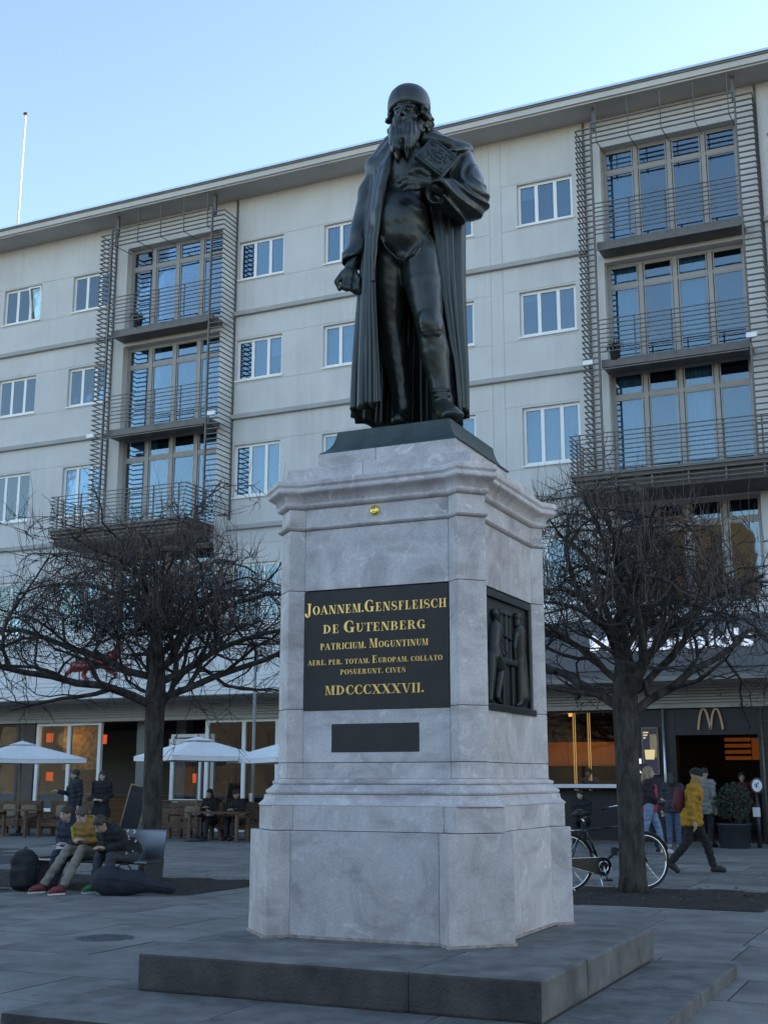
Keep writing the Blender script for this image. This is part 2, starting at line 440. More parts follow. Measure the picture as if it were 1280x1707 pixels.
# ------------------------------------------------------------------ ground, paving, plinth
g = MB().add([(-400,-300,-0.012),(400,-300,-0.012),(400,400,-0.012),(-400,400,-0.012)], [(0,1,2,3)])
ground = tag(g.build('ground', 'ground_far'), kind='structure')
BEDS = [(-17.5, -9.95, 15.1, 17.6), (-9.4, -2.35, 16.2, 18.9)]
PL = (-5.86, -1.82, 6.72, 10.96)          # low plinth under the step
fil = MB().box(-21, 3.5, 5.4, 27.5, -0.05, -0.009)
pave = tag(fil.build('pavement', 'joint_fill'), kind='structure')
rng = random.Random(3)
y = 5.5; cnt = 0
slabmesh = {}
while y < 27.0 and cnt < 298:
    d = 1.06
    xl = max(-20.5, -0.78 * y - 1.6); xr = min(3.2, -0.085 * y + 1.2)
    x = xl - rng.random() * 1.4
    while x < xr and cnt < 298:
        w = rng.choice((1.2, 1.45, 1.7)); cx, cy = x + w/2, y + d/2
        inside = PL[0] < x and x + w < PL[1] and PL[2] < y and y + d < PL[3]
        bedded = any(a < x and x + w < b and c < y and y + d < e for a, b, c, e in BEDS)
        if not inside and not bedded:
            if w not in slabmesh:
                mb = MB().box(-w/2 + .009, w/2 - .009, -d/2 + .009, d/2 - .009, -0.05, 0.0)
                slabmesh[w] = mb.mesh('paving_slab', 'paving')
            o = inst('paving_slab', slabmesh[w], pave, (cx, cy, rng.uniform(-.003, .003)), (R(rng.uniform(-.12,.12)), R(rng.uniform(-.12,.12)), 0))
            cnt += 1
        x += w
    y += d
# soil beds, a lumpy sheet with a low kerb joint
def soil_bed(x0, x1, y0, y1, seed):
    nx, ny = int((x1-x0)/0.12), int((y1-y0)/0.12); r = np.random.default_rng(seed)
    Z = r.normal(0, 1, (nx+1, ny+1))
    for _ in range(2): Z = (Z + np.roll(Z,1,0) + np.roll(Z,-1,0) + np.roll(Z,1,1) + np.roll(Z,-1,1)) / 5
    Z = 0.022 + Z * 0.03 + r.normal(0, .005, Z.shape); Z = np.clip(Z, .006, .09)
    Z[0] = Z[-1] = .006; Z[:,0] = Z[:,-1] = .006
    v = [(x0+(x1-x0)*i/nx, y0+(y1-y0)*j/ny, float(Z[i,j])) for i in range(nx+1) for j in range(ny+1)]
    f = [(i*(ny+1)+j, (i+1)*(ny+1)+j, (i+1)*(ny+1)+j+1, i*(ny+1)+j+1) for i in range(nx) for j in range(ny)]
    o = tag(MB().add(v, f).build('soil_bed', 'soil', smooth=True), kind='structure')
    return o
for i, b in enumerate(BEDS): soil_bed(*b, i)
mat('fallen_leaf', (0.16, 0.10, 0.05), 0.9, var=0.3, scale=5)
lf = MB(); r = random.Random(5)
for i in range(420):
    b = BEDS[i % 2]; x, yy = r.uniform(b[0]+.1, b[1]-.1), r.uniform(b[2]+.1, b[3]-.1)
    s, a = r.uniform(.02, .05), r.uniform(0, 6.3); z = r.uniform(.04, .085)
    lf.add([(x+s*math.cos(a), yy+s*math.sin(a), z), (x+s*.6*math.cos(a+1.6), yy+s*.6*math.sin(a+1.6), z+.012), (x-s*math.cos(a), yy-s*math.sin(a), z+.004), (x+s*.6*math.cos(a-1.6), yy+s*.6*math.sin(a-1.6), z+.01)], [(0,1,2,3)])
tag(lf.build('fallen_leaves', 'fallen_leaf'), 'dry brown leaves scattered over the bare soil beds', 'leaves', kind='stuff')

# low plinth (two rows of flush granite flags round the step) and the step itself
t = thing('monument_step', 'low grey granite plinth and block step beneath the statue pedestal', 'step', (0,0,0))
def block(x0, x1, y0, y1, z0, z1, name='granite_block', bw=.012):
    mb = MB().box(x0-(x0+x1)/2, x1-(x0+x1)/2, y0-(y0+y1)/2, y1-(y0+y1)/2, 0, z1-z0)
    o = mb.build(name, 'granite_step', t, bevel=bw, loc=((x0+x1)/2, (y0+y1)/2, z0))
    o.data.materials.append(MATS['granite_front_shade'])          # rougher front faces, their shade put into a darker colour
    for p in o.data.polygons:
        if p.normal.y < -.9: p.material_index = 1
    return o
gp = .004
ST = (-5.56, -2.50, 7.80, 10.95)          # the step
MB().box(PL[0]+.03, PL[1]-.03, PL[2]+.03, PL[3]-.03, -.05, .085).build('core', 'core_mortar', t)
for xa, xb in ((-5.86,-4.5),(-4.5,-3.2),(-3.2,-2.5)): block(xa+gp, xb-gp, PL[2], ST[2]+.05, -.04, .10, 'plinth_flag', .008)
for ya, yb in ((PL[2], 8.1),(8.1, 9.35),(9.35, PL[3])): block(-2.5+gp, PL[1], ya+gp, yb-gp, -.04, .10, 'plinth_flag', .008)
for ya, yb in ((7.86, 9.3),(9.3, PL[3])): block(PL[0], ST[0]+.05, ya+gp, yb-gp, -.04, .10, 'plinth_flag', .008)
MB().box(ST[0]+.06, ST[1]-.06, ST[2]+.06, ST[3]-.06, .05, .345).build('core', 'core_mortar', t)
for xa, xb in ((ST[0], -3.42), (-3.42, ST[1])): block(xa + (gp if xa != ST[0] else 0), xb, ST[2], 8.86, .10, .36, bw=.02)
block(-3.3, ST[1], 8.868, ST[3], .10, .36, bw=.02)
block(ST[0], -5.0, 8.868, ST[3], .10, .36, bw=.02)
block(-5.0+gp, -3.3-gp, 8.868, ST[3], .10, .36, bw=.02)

# round iron cover in the paving
mc = thing('manhole_cover', 'round iron manhole cover set flush in the grey paving left of the monument', 'manhole cover', (-8.13, 10.81, 0.0))
mb = MB().lathe([(.30,-.03),(.30,.006),(.265,.006),(.262,.002),(.0001,.002)], 40, cap=False); mb.build('rim', 'iron_cover', mc)
mb = MB().lathe([(.258,-.03),(.258,.008),(.15,.009),(.0001,.009)], 40, cap=False)
for k in range(-3, 4): mb.box(-.2+abs(k)*.02, .2-abs(k)*.02, k*.06-.012, k*.06+.012, .007, .014)
mb.build('lid', 'iron_cover', mc)
# ------------------------------------------------------------------ the apartment block behind the square
YF = 33.0
bld = thing('apartment_building', 'long pale grey apartment block with steel louvred balcony bays and shops at street level', 'building')
def rebase(root, loc):
    L = Vector(loc)
    for c in root.children: c.location = Vector(c.location) - L
    root.location = L

COLS = [-34.0, -30.7, -27.52, -20.56, -17.33, -13.9, -10.72, -3.35, 0.1, 3.4]
ROWS = [(17.97, 19.34), (14.42, 15.84), (10.47, 12.23), (6.35, 8.3)]
WW = 1.73
BAYC = [-23.2, -6.14]
BROWS = [(16.82, 20.0), (13.25, 16.32), (9.7, 13.02), (6.2, 9.1)]
BW = 1.97
def wall_cells():
    XB, ZB = set([-62.0, 42.0]), set([3.55, 20.95])
    holes = []
    for c in COLS:
        for z0, z1 in ROWS: holes.append((c, c+WW, z0, z1, .17))
    for c in BAYC:
        for z0, z1 in BROWS: holes.append((c-BW, c+BW, z0, z1, .36))
    gx, gz = [], []
    for x in (-11.62, -11.24): gx.append((x, x+.025))
    for z in (17.86, 19.36, 14.30, 15.88, 10.36, 12.27, 8.9): gz.append((z, z+.022))
    for h in holes: XB |= {h[0], h[1]}; ZB |= {h[2], h[3]}
    for a in gx: XB |= set(a)
    for a in gz: ZB |= set(a)
    xs, zs = sorted(XB), sorted(ZB)
    nx, nz = len(xs)-1, len(zs)-1
    D = np.zeros((nx, nz))
    for i in range(nx):
        for j in range(nz):
            x, z = (xs[i]+xs[i+1])/2, (zs[j]+zs[j+1])/2
            bay = any(c-2.7 < x < c+2.7 for c in BAYC)
            if any(a < x < b for a, b in gx): D[i,j] = .012
            if any(a < z < b for a, b in gz) and not bay and not (-11.6 < x < -11.26): D[i,j] = .012
            for h in holes:
                if h[0] < x < h[1] and h[2] < z < h[3]: D[i,j] = -h[4]       # negative: a hole that deep
    mb = MB()
    dep = lambda d: -d if d < 0 else d
    for i in range(nx):
        for j in range(nz):
            d = D[i,j]
            if d >= 0: mb.add([(xs[i],YF+d,zs[j]),(xs[i+1],YF+d,zs[j]),(xs[i+1],YF+d,zs[j+1]),(xs[i],YF+d,zs[j+1])], [(0,1,2,3)])
            if i+1 < nx and D[i+1,j] != d:
                a, b = dep(d), dep(D[i+1,j]); x = xs[i+1]
                mb.add([(x,YF+a,zs[j]),(x,YF+b,zs[j]),(x,YF+b,zs[j+1]),(x,YF+a,zs[j+1])], [(0,1,2,3)])
            if j+1 < nz and D[i,j+1] != d:
                a, b = dep(d), dep(D[i,j+1]); z = zs[j+1]
                mb.add([(xs[i],YF+a,z),(xs[i+1],YF+a,z),(xs[i+1],YF+b,z),(xs[i],YF+b,z)], [(0,1,2,3)])
    return mb
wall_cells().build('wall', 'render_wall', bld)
# rooms behind: floors, back wall, ends (dark, unlit)
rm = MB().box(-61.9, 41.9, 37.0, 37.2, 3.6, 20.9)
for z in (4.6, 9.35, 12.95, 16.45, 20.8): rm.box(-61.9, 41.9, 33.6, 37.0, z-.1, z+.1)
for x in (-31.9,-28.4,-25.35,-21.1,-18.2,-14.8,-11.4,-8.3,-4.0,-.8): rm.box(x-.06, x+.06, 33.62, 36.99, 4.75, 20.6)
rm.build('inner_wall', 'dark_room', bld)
# solid ends, back and roof
MB().box(-62, -61.8, 33.0, 47, -.05, 20.95).box(41.8, 42, 33.0, 47, -.05, 20.95).box(-62, 42, 46.8, 47.0, -.05, 20.95).build('end_wall', 'render_wall', bld)
MB().box(-62.4, 42.4, 32.0, 47.4, 20.93, 21.16).build('eave', 'soffit_paint', bld)
MB().box(-62.45, 42.45, 31.94, 47.45, 20.99, 21.17).build('fascia_board', 'eave_paint', bld)
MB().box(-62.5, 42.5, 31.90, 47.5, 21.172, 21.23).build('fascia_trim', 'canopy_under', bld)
MB().box(-62.55, 42.55, 31.86, 47.55, 21.232, 21.30).build('roof', 'zinc_edge', bld)
# string courses, interrupted at the bays
for z in (16.70, 13.12, 9.42):
    xa = -62.0
    for c in BAYC + [None]:
        xb = 42.0 if c is None else c - 2.5
        MB().box(xa, xb, YF-.13, YF-.002, z-.02, z+.13).build('string_course', 'render_ledge', bld, bevel=.012)
        xa = None if c is None else c + 2.5

# ------- three-light windows
def window_frame_mesh(h):
    f = .085; mb = MB(); y0, y1 = .10, .165
    mb.box(0, WW, y0, y1, 0, f+.02).box(0, WW, y0, y1, h-f, h)
    for x in (0, WW/3 - f*.55, 2*WW/3 - f*.45, WW - f): mb.box(x, x+f*(1 if x in (0, WW-f) else 1.25), y0+.001, y1-.001, f+.02, h-f)
    mb.box(-.03, WW+.03, -.05, .16, -.045, -.003)
    return mb.mesh('window', 'white_frame')
def curtain_mesh(w, h, amp=.02, gather=1.0, n=34):
    v = []; f = []
    for i in range(n+1):
        x = w*i/n; y = amp*math.sin(i*2.1*gather) + amp*.5*math.sin(i*.77)
        v += [(x, y, 0), (x, y*1.1, h)]
    f = [(2*i, 2*i+2, 2*i+3, 2*i+1) for i in range(n)]
    return MB().add(v, f)
wmesh = {}; rw = random.Random(11)
for ri, (z0, z1) in enumerate(ROWS):
    h = z1 - z0
    fm = window_frame_mesh(h)
    pw = WW/3 - .06
    pm = MB().box(-pw/2, pw/2, -.006, .006, -(h-.15)/2, (h-.15)/2).mesh('pane', 'window_glass')
    cm = curtain_mesh(WW, h, .02, 1.0).mesh('curtain', 'curtain', True)
    bm_ = MB().box(0, WW, 0, .01, 0, h).mesh('blind', 'blind')
    for ci, cx in enumerate(COLS):
        w = inst('window', fm, bld, (cx, YF, z0))
        for k in range(3):
            rot = (R(rw.uniform(-.5,.5)), 0, R(rw.uniform(-.5,.5)))
            px = (k+.5)*WW/3
            if ri == 0 and ci == 1 and k == 2: rot = (R(9), 0, 0)          # tilted open
            inst('pane', pm, w, (px, .13, h/2 + .01), rot)
            if ri == 0 and ci == 1 and k == 2:
                ff = MB(); a, b = pw/2+.02, (h-.13)/2
                ff.box(-a,-a+.05,-.03,.03,-b,b).box(a-.05,a,-.03,.03,-b,b).box(-a+.05,a-.05,-.03,.03,-b,-b+.05).box(-a+.05,a-.05,-.03,.03,b-.05,b)
                so = ff.build('open_sash', 'white_frame', w, loc=(px, .09, h/2+.01)); so.rotation_euler = (R(9), 0, 0)
        if ri == 2 or (ri == 1 and ci in (1, 4, 8)) or (ri == 3 and ci % 2): inst('curtain', cm, w, (0, .27, 0))
        elif ri == 0 or rw.random() < .8: inst('blind', bm_, w, (0, .30, 0))
        if rw.random() < .45:
            k = rw.randrange(3); hh = h*rw.uniform(.12,.45)
            MB().box(k*WW/3+.04, (k+1)*WW/3-.04, .22, .225, h-.06-hh, h-.06).build('roller_blind', 'curtain', w)

# ------- glazed balcony bays
def bay_frame(w, h, tr):
    f = .085; mb = MB(); y0, y1 = .28, .36
    mb.box(-w, w, y0, y1, 0, .12).box(-w, w, y0, y1, h-f, h).box(-w, w, y0+.002, y1-.002, tr-.055, tr+.055)
    for k in range(5):
        x = -w + k*(2*w)/4; a, b = (x, x+f) if k == 0 else ((x-f, x) if k == 4 else (x-f*.75, x+f*.75))
        mb.box(a, b, y0-.012, y1-.003, .12, h-f)
    for k in range(4):          # sash rims
        xa, xb = -w+k*w/2+.085, -w+(k+1)*w/2-.085
        for za, zb in ((.12, tr-.055), (tr+.055, h-f)):
            mb.box(xa, xa+.035, y0+.012, y1-.008, za, zb).box(xb-.035, xb, y0+.012, y1-.008, za, zb)
            mb.box(xa+.035, xb-.035, y0+.012, y1-.008, za, za+.04).box(xa+.035, xb-.035, y0+.012, y1-.008, zb-.04, zb)
    return mb
XS = {}
LOW = [(-26.5, -21.25), (-8.82, -3.55)]
louv_l = MB().box(0, .45, -.03, .03, -.014, .014).box(-.03, .0, -.03, .88, -.0141, .0141).mesh('louvre', 'louvre_metal')
louv_r = MB().box(-.45, 0, -.03, .03, -.014, .014).box(.0, .03, -.03, .88, -.0141, .0141).mesh('louvre', 'louvre_metal')
for bi, c in enumerate(BAYC):
    xl, xr = c - 2.5 + .05, c + 2.5 + .05
    for ri, (z0, z1) in enumerate(BROWS):
        h = z1 - z0; tr = h * .77
        fr = bay_frame(BW, h, tr).build('bay_window', 'bronze_frame', bld, loc=(c, YF, z0))
        pw = BW/2 - .2
        for k in range(4):
            xm = -BW + (k+.5)*BW/2
            for za, zb in ((.15, tr-.08), (tr+.08, h-.12)):
                o = MB().box(-pw/2-.01, pw/2+.01, -.005, .005, -(zb-za)/2, (zb-za)/2).build('pane', 'window_glass', fr, loc=(xm, .32, (za+zb)/2))
                o.rotation_euler = (R(rw.uniform(-.35,.35)), 0, R(rw.uniform(-.35,.35)))
        if ri >= 0:
            cw = curtain_mesh(1.2 if bi == 0 else 1.0, h-.2, .03, 1.1, 24)
            cw.build('curtain', 'curtain', fr, smooth=True, loc=(-BW+.08, .48, .12))
            if ri in (1, 2): curtain_mesh(1.0, h-.2, .03, 1.0, 24).build('curtain', 'curtain', fr, smooth=True, loc=(BW-1.2 if bi == 0 else -.2, .48, .12))
    sc = MB()                                   # posts and hanger rods of the screen
    for x in (xl+.45, xr-.45): sc.box(x-.025, x+.025, 32.08, 32.16, 9.75, 20.35)
    for x in (xl, xr): sc.box(x-.028, x+.028, 32.94, 33.0-.002, 9.75, 20.90)
    for x in (xl+.5, xr-.5): sc.box(x-.05, x+.05, 32.3, 32.4, 20.2, 20.93)
    scr = sc.build('balcony_screen', 'louvre_metal', bld)
    z = 9.86
    while z < 20.36:
        inst('louvre', louv_l, scr, (xl, 32.12, z)); inst('louvre', louv_r, scr, (xr, 32.12, z)); z += .1722
    tb = MB().box(xl+.451, xr-.451, -.025, .025, -.014, .014).mesh('top_bar', 'louvre_metal')
    for k in range(5): inst('top_bar', tb, scr, (0, 32.12, 20.335 - k*.155))
    for k in range(5):
        x = xl + .62 + k*(xr-xl-1.24)/4
        MB().box(x-.012, x+.012, 32.06, 32.09, 19.66, 20.93).bar((x, 32.09, 19.7), (x+.05, 32.95, 19.72), .02).build('hanger_rod', 'louvre_metal', scr)
    for zi, z in enumerate((16.42, 12.86)):     # upper balconies
        b = MB().box(xl+.48, xr-.48, 32.36, 32.99, z+.02, z+.22).build('balcony', 'louvre_metal', bld, bevel=.01)
        MB().box(xl+.46, xr-.46, 32.30, 32.355, z+.03, z+.25).build('edge_beam', 'louvre_metal', b)
        MB().box(xl+.5, xr-.5, 32.02, 32.05, z-.13, z-.10).build('drip_bar', 'louvre_metal', b)
        rb = MB().box(xl+.476, xr-.476, 32.09, 32.125, -.012, .012).mesh('rail', 'louvre_metal')
        for k in range(8): inst('rail', rb, b, (0, 0, z+.42+k*.135))
        for k in range(1, 4):
            x = xl + .45 + k*(xr-xl-.9)/4; MB().box(x-.02, x+.02, 32.126, 32.15, z+.2, z+1.37).build('baluster', 'louvre_metal', b)
    # big lower balcony
    la, lb = LOW[bi]; yb = 31.3; z = 9.42
    b = MB().box(la, lb, yb, 32.99, z, z+.12).build('balcony', 'brown_column', bld, bevel=.01)
    MB().box(la-.03, lb+.03, yb-.04, 32.985, z+.122, z+.20).build('slab_edge', 'louvre_metal', b)
    MB().box(la+.1, lb-.1, yb+.1, 32.98, z-.34, z-.003).build('slab', 'brown_column', b)
    ru = MB().box(la, lb, yb-.02, yb+.015, -.012, .012).box(la-.03, la, yb-.02, 32.9, -.0121, .0121).box(lb, lb+.03, yb-.02, 32.9, -.0121, .0121).mesh('rail', 'louvre_metal')
    for k in range(13): inst('rail', ru, b, (0, 0, z - .22 + k*.125))
    for k in range(6):
        x = la + .25 + k*(lb-la-.5)/5; MB().box(x-.022, x+.022, yb+.016, yb+.045, z-.3, z+1.28).build('baluster', 'louvre_metal', b)
    for x in (la+.015, lb-.015):
        for y in (31.9, 32.5): MB().box(x-.014, x+.014, y-.02, y+.02, z-.3, z+1.28).build('baluster', 'louvre_metal', b)
# potted shrubs and a chair back on the left top balcony
# ------- canopy and shop fronts along the ground floor
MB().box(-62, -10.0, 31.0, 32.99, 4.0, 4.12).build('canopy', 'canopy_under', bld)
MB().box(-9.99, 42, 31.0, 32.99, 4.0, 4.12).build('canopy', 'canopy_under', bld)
for k in range(5):
    MB().box(-62, -10.0, 30.97 - (k % 2)*.012, 31.0, 4.03 + k*.13, 4.03 + (k+1)*.13 - .012).build('fascia_panel', 'canopy_white', bld)
MB().box(-62, -10.02, 31.001, 32.99, 4.122, 4.66).build('canopy_box', 'canopy_white', bld)
MB().box(-9.98, 42, 31.001, 32.99, 4.122, 5.55).build('canopy_box', 'sign_band', bld)
MB().box(-9.98, 42, 30.94, 31.0, 4.30, 5.58).build('sign_band', 'sign_band', bld)
rib = MB().box(-62, 42, 0, .05, 0, .055).mesh('ceiling_slat', 'canopy_rib')
for k in range(6): inst('ceiling_slat', rib, bld, (0, 32.70 - k*.035, 3.55 + k*.075))
for k in range(12): inst('ceiling_slat', rib, bld, (0, 32.4 - k*.115, 3.985), None, (1, 1, .2))
MB().box(-62, 42, 32.8, 33.3, 3.42, 3.56).build('lintel', 'canopy_rib', bld)
# interior shell of the ground floor
MB().box(-62, 42, 33.0, 44, -.011, .004).build('shop_floor', 'brown_column', bld)
MB().box(-62, 42, 41.0, 41.2, 0, 3.6).build('shop_back_wall', 'dark_cladding', bld)
MB().box(-62, 42, 33.3, 41, 3.5, 3.58).build('shop_ceiling', 'dark_cladding', bld)
MB().box(-13.2, -13.0, 33.1, 41, 0, 3.5).box(-3.5, -3.3, 33.2, 41, 0, 3.5).build('party_wall', 'dark_cladding', bld)
for x0, x1 in ((-33.0, -32.3), (-28.65, -28.02), (-16.9, -16.3), (-12.9, -12.3)):
    MB().box(x0, x1, 32.95, 33.4, 0, 3.42).build('pillar', 'brown_column', bld, bevel=.01)
MB().box(-24.35, -23.75, 33.6, 34.2, 0, 3.5).build('pillar', 'grey_column', bld, bevel=.01)
MB().box(-23.5, -23.1, 34.6, 35.0, 0, 3.5).build('pillar', 'grey_column', bld, bevel=.01)
def shopfront(x0, x1, z0, z1, xsplit, y=33.0, m='white_frame', f=.10, transoms=()):
    mb = MB().box(x0, x1, y, y+.12, z1-f, z1).box(x0, x1, y, y+.12, z0, z0+f)
    xs = [x0] + list(xsplit) + [x1]
    for i, x in enumerate(xs):
        a, b = (x, x+f*1.2) if i == 0 else ((x-f*1.2, x) if i == len(xs)-1 else (x-f*.6, x+f*.6))
        mb.box(a, b, y-.012, y+.11, z0+f, z1-f)
    for tz in transoms: mb.box(x0+f*1.2, x1-f*1.2, y+.01, y+.1, tz-.07, tz+.07)
    fr = mb.build('shopfront', m, bld)
    for i in range(len(xs)-1):
        zz = [z0] + list(transoms) + [z1]
        for j in range(len(zz)-1):
            xa, xb, za, zb = xs[i]+.07, xs[i+1]-.07, zz[j]+.07, zz[j+1]-.07
            MB().box(-(xb-xa)/2, (xb-xa)/2, -.006, .006, -(zb-za)/2, (zb-za)/2).build('pane', 'shop_glass', fr, loc=((xa+xb)/2, y+.055, (za+zb)/2))
    return fr
shopfront(-32.2, -28.7, .5, 3.42, (-30.5,), m='brown_column', transoms=(2.6,))
shopfront(-27.98, -25.32, .55, 3.42, (-26.62,))
shopfront(-23.0, -21.36, 0.02, 3.0, (-21.9,), transoms=(.9, 2.75), y=33.6)
shopfront(-21.32, -17.0, .02, 3.42, (-19.93, -18.75))
shopfront(-12.28, -8.15, 1.32, 3.42, (), m='dark_cladding', f=.06)
MB().box(-12.2, -8.1, 32.72, 33.25, 1.36, 1.46).build('window_counter', 'canopy_white', bld, bevel=.01)
MB().box(-12.28, -8.1, 33.2, 33.3, 0, 1.3).build('dado_panel', 'dark_cladding', bld)
MB().box(-8.1, -6.9, 32.98, 33.4, 0, 3.42).build('clad_wall', 'dark_cladding', bld, bevel=.01)
MB().box(-6.9, -6.72, 32.96, 33.38, 0, 3.42).build('clad_wall', 'dark_cladding', bld)
MB().box(-6.72, -4.62, 32.97, 33.39, 2.72, 3.42).build('clad_wall', 'dark_cladding', bld)
MB().box(-4.62, -3.95, 32.93, 33.4, 0, 3.42).build('clad_wall', 'dark_cladding', bld)
mat('tile_dark', (0.03, 0.034, 0.03), 0.3, var=0.2, scale=3, rand=.2)
tl = MB().box(-.32, .32, -.01, .01, -.195, .195).mesh('wall_tile', 'tile_dark')
for k in range(8): inst('wall_tile', tl, bld, (-4.285, 32.915, .22 + k*.405))
MB().tube([(-7.02, 32.9, 0), (-7.02, 32.9, 3.4)], .035, 10).build('steel_tube', 'zinc_edge', bld, smooth=True)
MB().tube([(-4.5, 32.86, 0), (-4.5, 32.86, 3.4)], .03, 10).build('downpipe', 'louvre_metal', bld, smooth=True)
rebase(bld, (-10, 40, 0))
# warm interiors (lit lamps and panels)
mat('orange_panel', (0.42, 0.15, 0.035), 0.6, var=.15, scale=2.5, emit=(1.0, .28, .05), estr=.02)
mat('orange_lamp', (0.8, 0.2, 0.05), 0.7, emit=(1.0, .13, .02), estr=.16)
mat('lamp_glow', (1, .8, .5), 0.7, emit=(1.0, .45, .15), estr=.4)
mat('warm_wood', (0.24, 0.125, 0.05), 0.55, var=.35, scale=3, stretch=(.4, 1, 5))
t = thing('slatted_wall_panel', 'orange lit wall panel with slatted ends inside the corner restaurant window', 'wall panel', (-10.2, 36.6, 2.35))
for xa, xb in ((-1.35,-.52),(-.50,.12),(.14,.80),(.82,1.25)): MB().box(xa, xb, -.03, .03, -.33, .33).build('board', 'orange_panel', t)
for s in (-1, 1):
    for k in range(4): MB().box(s*1.62-.3, s*1.62+.3, -.02, .02, -.30+k*.19, -.21+k*.19).build('slat', 'orange_panel', t)
MB().box(-1.9, 1.9, .031, .07, -.37, -.335).build('ledge', 'orange_panel', t)
t = thing('slatted_door_panel', 'small orange slatted panel lit inside the dark shop doorway', 'wall panel', (-5.35, 36.0, 2.42))
MB().box(.12, .72, -.03, .03, -.30, .30).build('board', 'orange_panel', t)
for k in range(4): MB().box(-.62, .09, -.02, .02, -.30+k*.17, -.20+k*.17).build('slat', 'orange_panel', t)
t = thing('pillar_lamp', 'pair of tall thin golden light tubes in the restaurant window', 'lamp', (-9.75, 33.9, 0))
mat('gold_tube', (.7, .48, .2), .3, metal=.7, emit=(1.0, .62, .22), estr=.15)
for dx in (0, .055, .42, .475): MB().tube([(dx, 0, 1.25), (dx, 0, 3.4)], .012, 8).build('light_tube', 'gold_tube', t, smooth=True)
# ------------------------------------------------------------------ marble pedestal with corner piers
CX, CY = -4.317, 10.075
ped = thing('statue_pedestal', 'grey marble pedestal with chamfered corner piers and black inscription plaque', 'pedestal', (CX, CY, .36))
def outline(a, b, p, q, d=0.0):
    a, q, p, b = a + d, q + d, p + d*.41, b + d*.0
    P = []
    for k in range(4):
        c, s = [(1,0),(0,1),(-1,0),(0,-1)][k]
        for x, y in ((b,-a),(p,-q),(q,-p),(a,-b)): P.append((x*c - y*s, x*s + y*c))
    return P
def rot90(poly, k):
    c, s = [(1,0),(0,1),(-1,0),(0,-1)][k]
    return [(x*c - y*s, x*s + y*c) for x, y in poly]
def inset(poly, g):
    """shrink a convex polygon a little towards its centroid, for an open joint"""
    n = len(poly); cx = sum(p[0] for p in poly)/n; cy = sum(p[1] for p in poly)/n
    out = []
    for x, y in poly:
        d = math.hypot(x-cx, y-cy); f = max(0, 1 - g*1.4/d); out.append((cx+(x-cx)*f, cy+(y-cy)*f))
    return out
Z0 = .36
def course(z0, z1, par, ox=0.0, split_side=False, gap=.0012, holes=()):
    a, b, p, q = par
    for k in range(4):
        if not (k in holes):
            if split_side and k == 1: segs = [(-b, .06), (.06, b)]
            else: segs = [(-b, b)]
            for x0, x1 in segs:
                poly = rot90([(x0+gap, -a), (x1-gap, -a), (x1-gap, -a+.25), (x0+gap, -a+.25)], k)
                MB().prism([(x+ox, y) for x, y in poly], z0-Z0+gap, z1-Z0-gap).build('stone', 'marble', ped, bevel=.003)
        poly = rot90([(b, -a), (p, -q), (q, -p), (a, -b), (b-.02, -b+.02)], k)
        MB().prism([(x+ox, y) for x, y in inset(poly, gap*.6)], z0-Z0+gap, z1-Z0-gap).build('pier_stone', 'marble', ped, bevel=.006)
def sweep(prof, par, ox=0.0, name='moulding'):
    """closed moulding swept round the outline; prof = (z, offset)"""
    a, b, p, q = par; mb = MB(); rings = [outline(a, b, p, q, d) for z, d in prof]; n = 16
    vs = [(x+ox, y, z-Z0) for (z, d), r in zip(prof, rings) for x, y in r]; m = len(prof)
    fs = [(i*n+k, i*n+(k+1)%n, (i+1)*n+(k+1)%n, (i+1)*n+k) for i in range(m-1) for k in range(n)]
    fs += [tuple(range(n-1,-1,-1)), tuple(range((m-1)*n, m*n))]
    return mb.add(vs, fs).build(name, 'marble', ped)
DADO = (.87, .665, .775, .957)
BASE = (1.03, .65, .785, 1.175)
c_ = [(x, y) for x, y in outline(DADO[0]-.15, DADO[1]-.06, DADO[2]-.09, DADO[3]-.10)]
MB().prism(c_, .0, 4.1-Z0).build('core', 'core_mortar', ped)
MB().prism([(x-.03, y) for x, y in outline(BASE[0]-.04, BASE[1], BASE[2]-.03, BASE[3]-.06)], 0, 1.18-Z0).build('core', 'core_mortar', ped)
course(.36, 1.188, BASE, ox=-.03)
# thin mortar bed at the foot
mat('mortar', (.36, .29, .25), .95, var=.3, scale=14, bump=.6, bscale=50)
mbm = MB(); oo = outline(BASE[0]+.012, BASE[1], BASE[2]+.006, BASE[3]+.012); rr = random.Random(2)
MB().prism([(x-.03 + rr.uniform(-.006,.006), y + rr.uniform(-.006,.006)) for x, y in oo], 0, .022).build('mortar_bed', 'mortar', ped)
P2 = (DADO[0]+.13, DADO[1]+.0, DADO[2]+.025, DADO[3]+.145)
course(1.190, 1.386, P2, ox=-.012)
sweep([(1.387,.130),(1.398,.128),(1.412,.112),(1.43,.092),(1.45,.086),(1.472,.084)], (DADO[0], DADO[1], DADO[2], DADO[3]+.012), -.008)
sweep([(1.4735,.070),(1.478,.080),(1.492,.088),(1.506,.086),(1.516,.074),(1.53,.052),(1.545,.036),(1.5545,.028)], DADO, -.004)
sweep([(1.556,.026),(1.560,.036),(1.572,.040),(1.582,.036),(1.588,.02),(1.593,.004),(1.60,.002)], DADO)
course(1.60, 1.729, DADO)
course(1.731, 2.1705, DADO)
course(2.1715, 3.1755, DADO, holes=(0, 1))
course(3.1765, 3.703, DADO, split_side=True)
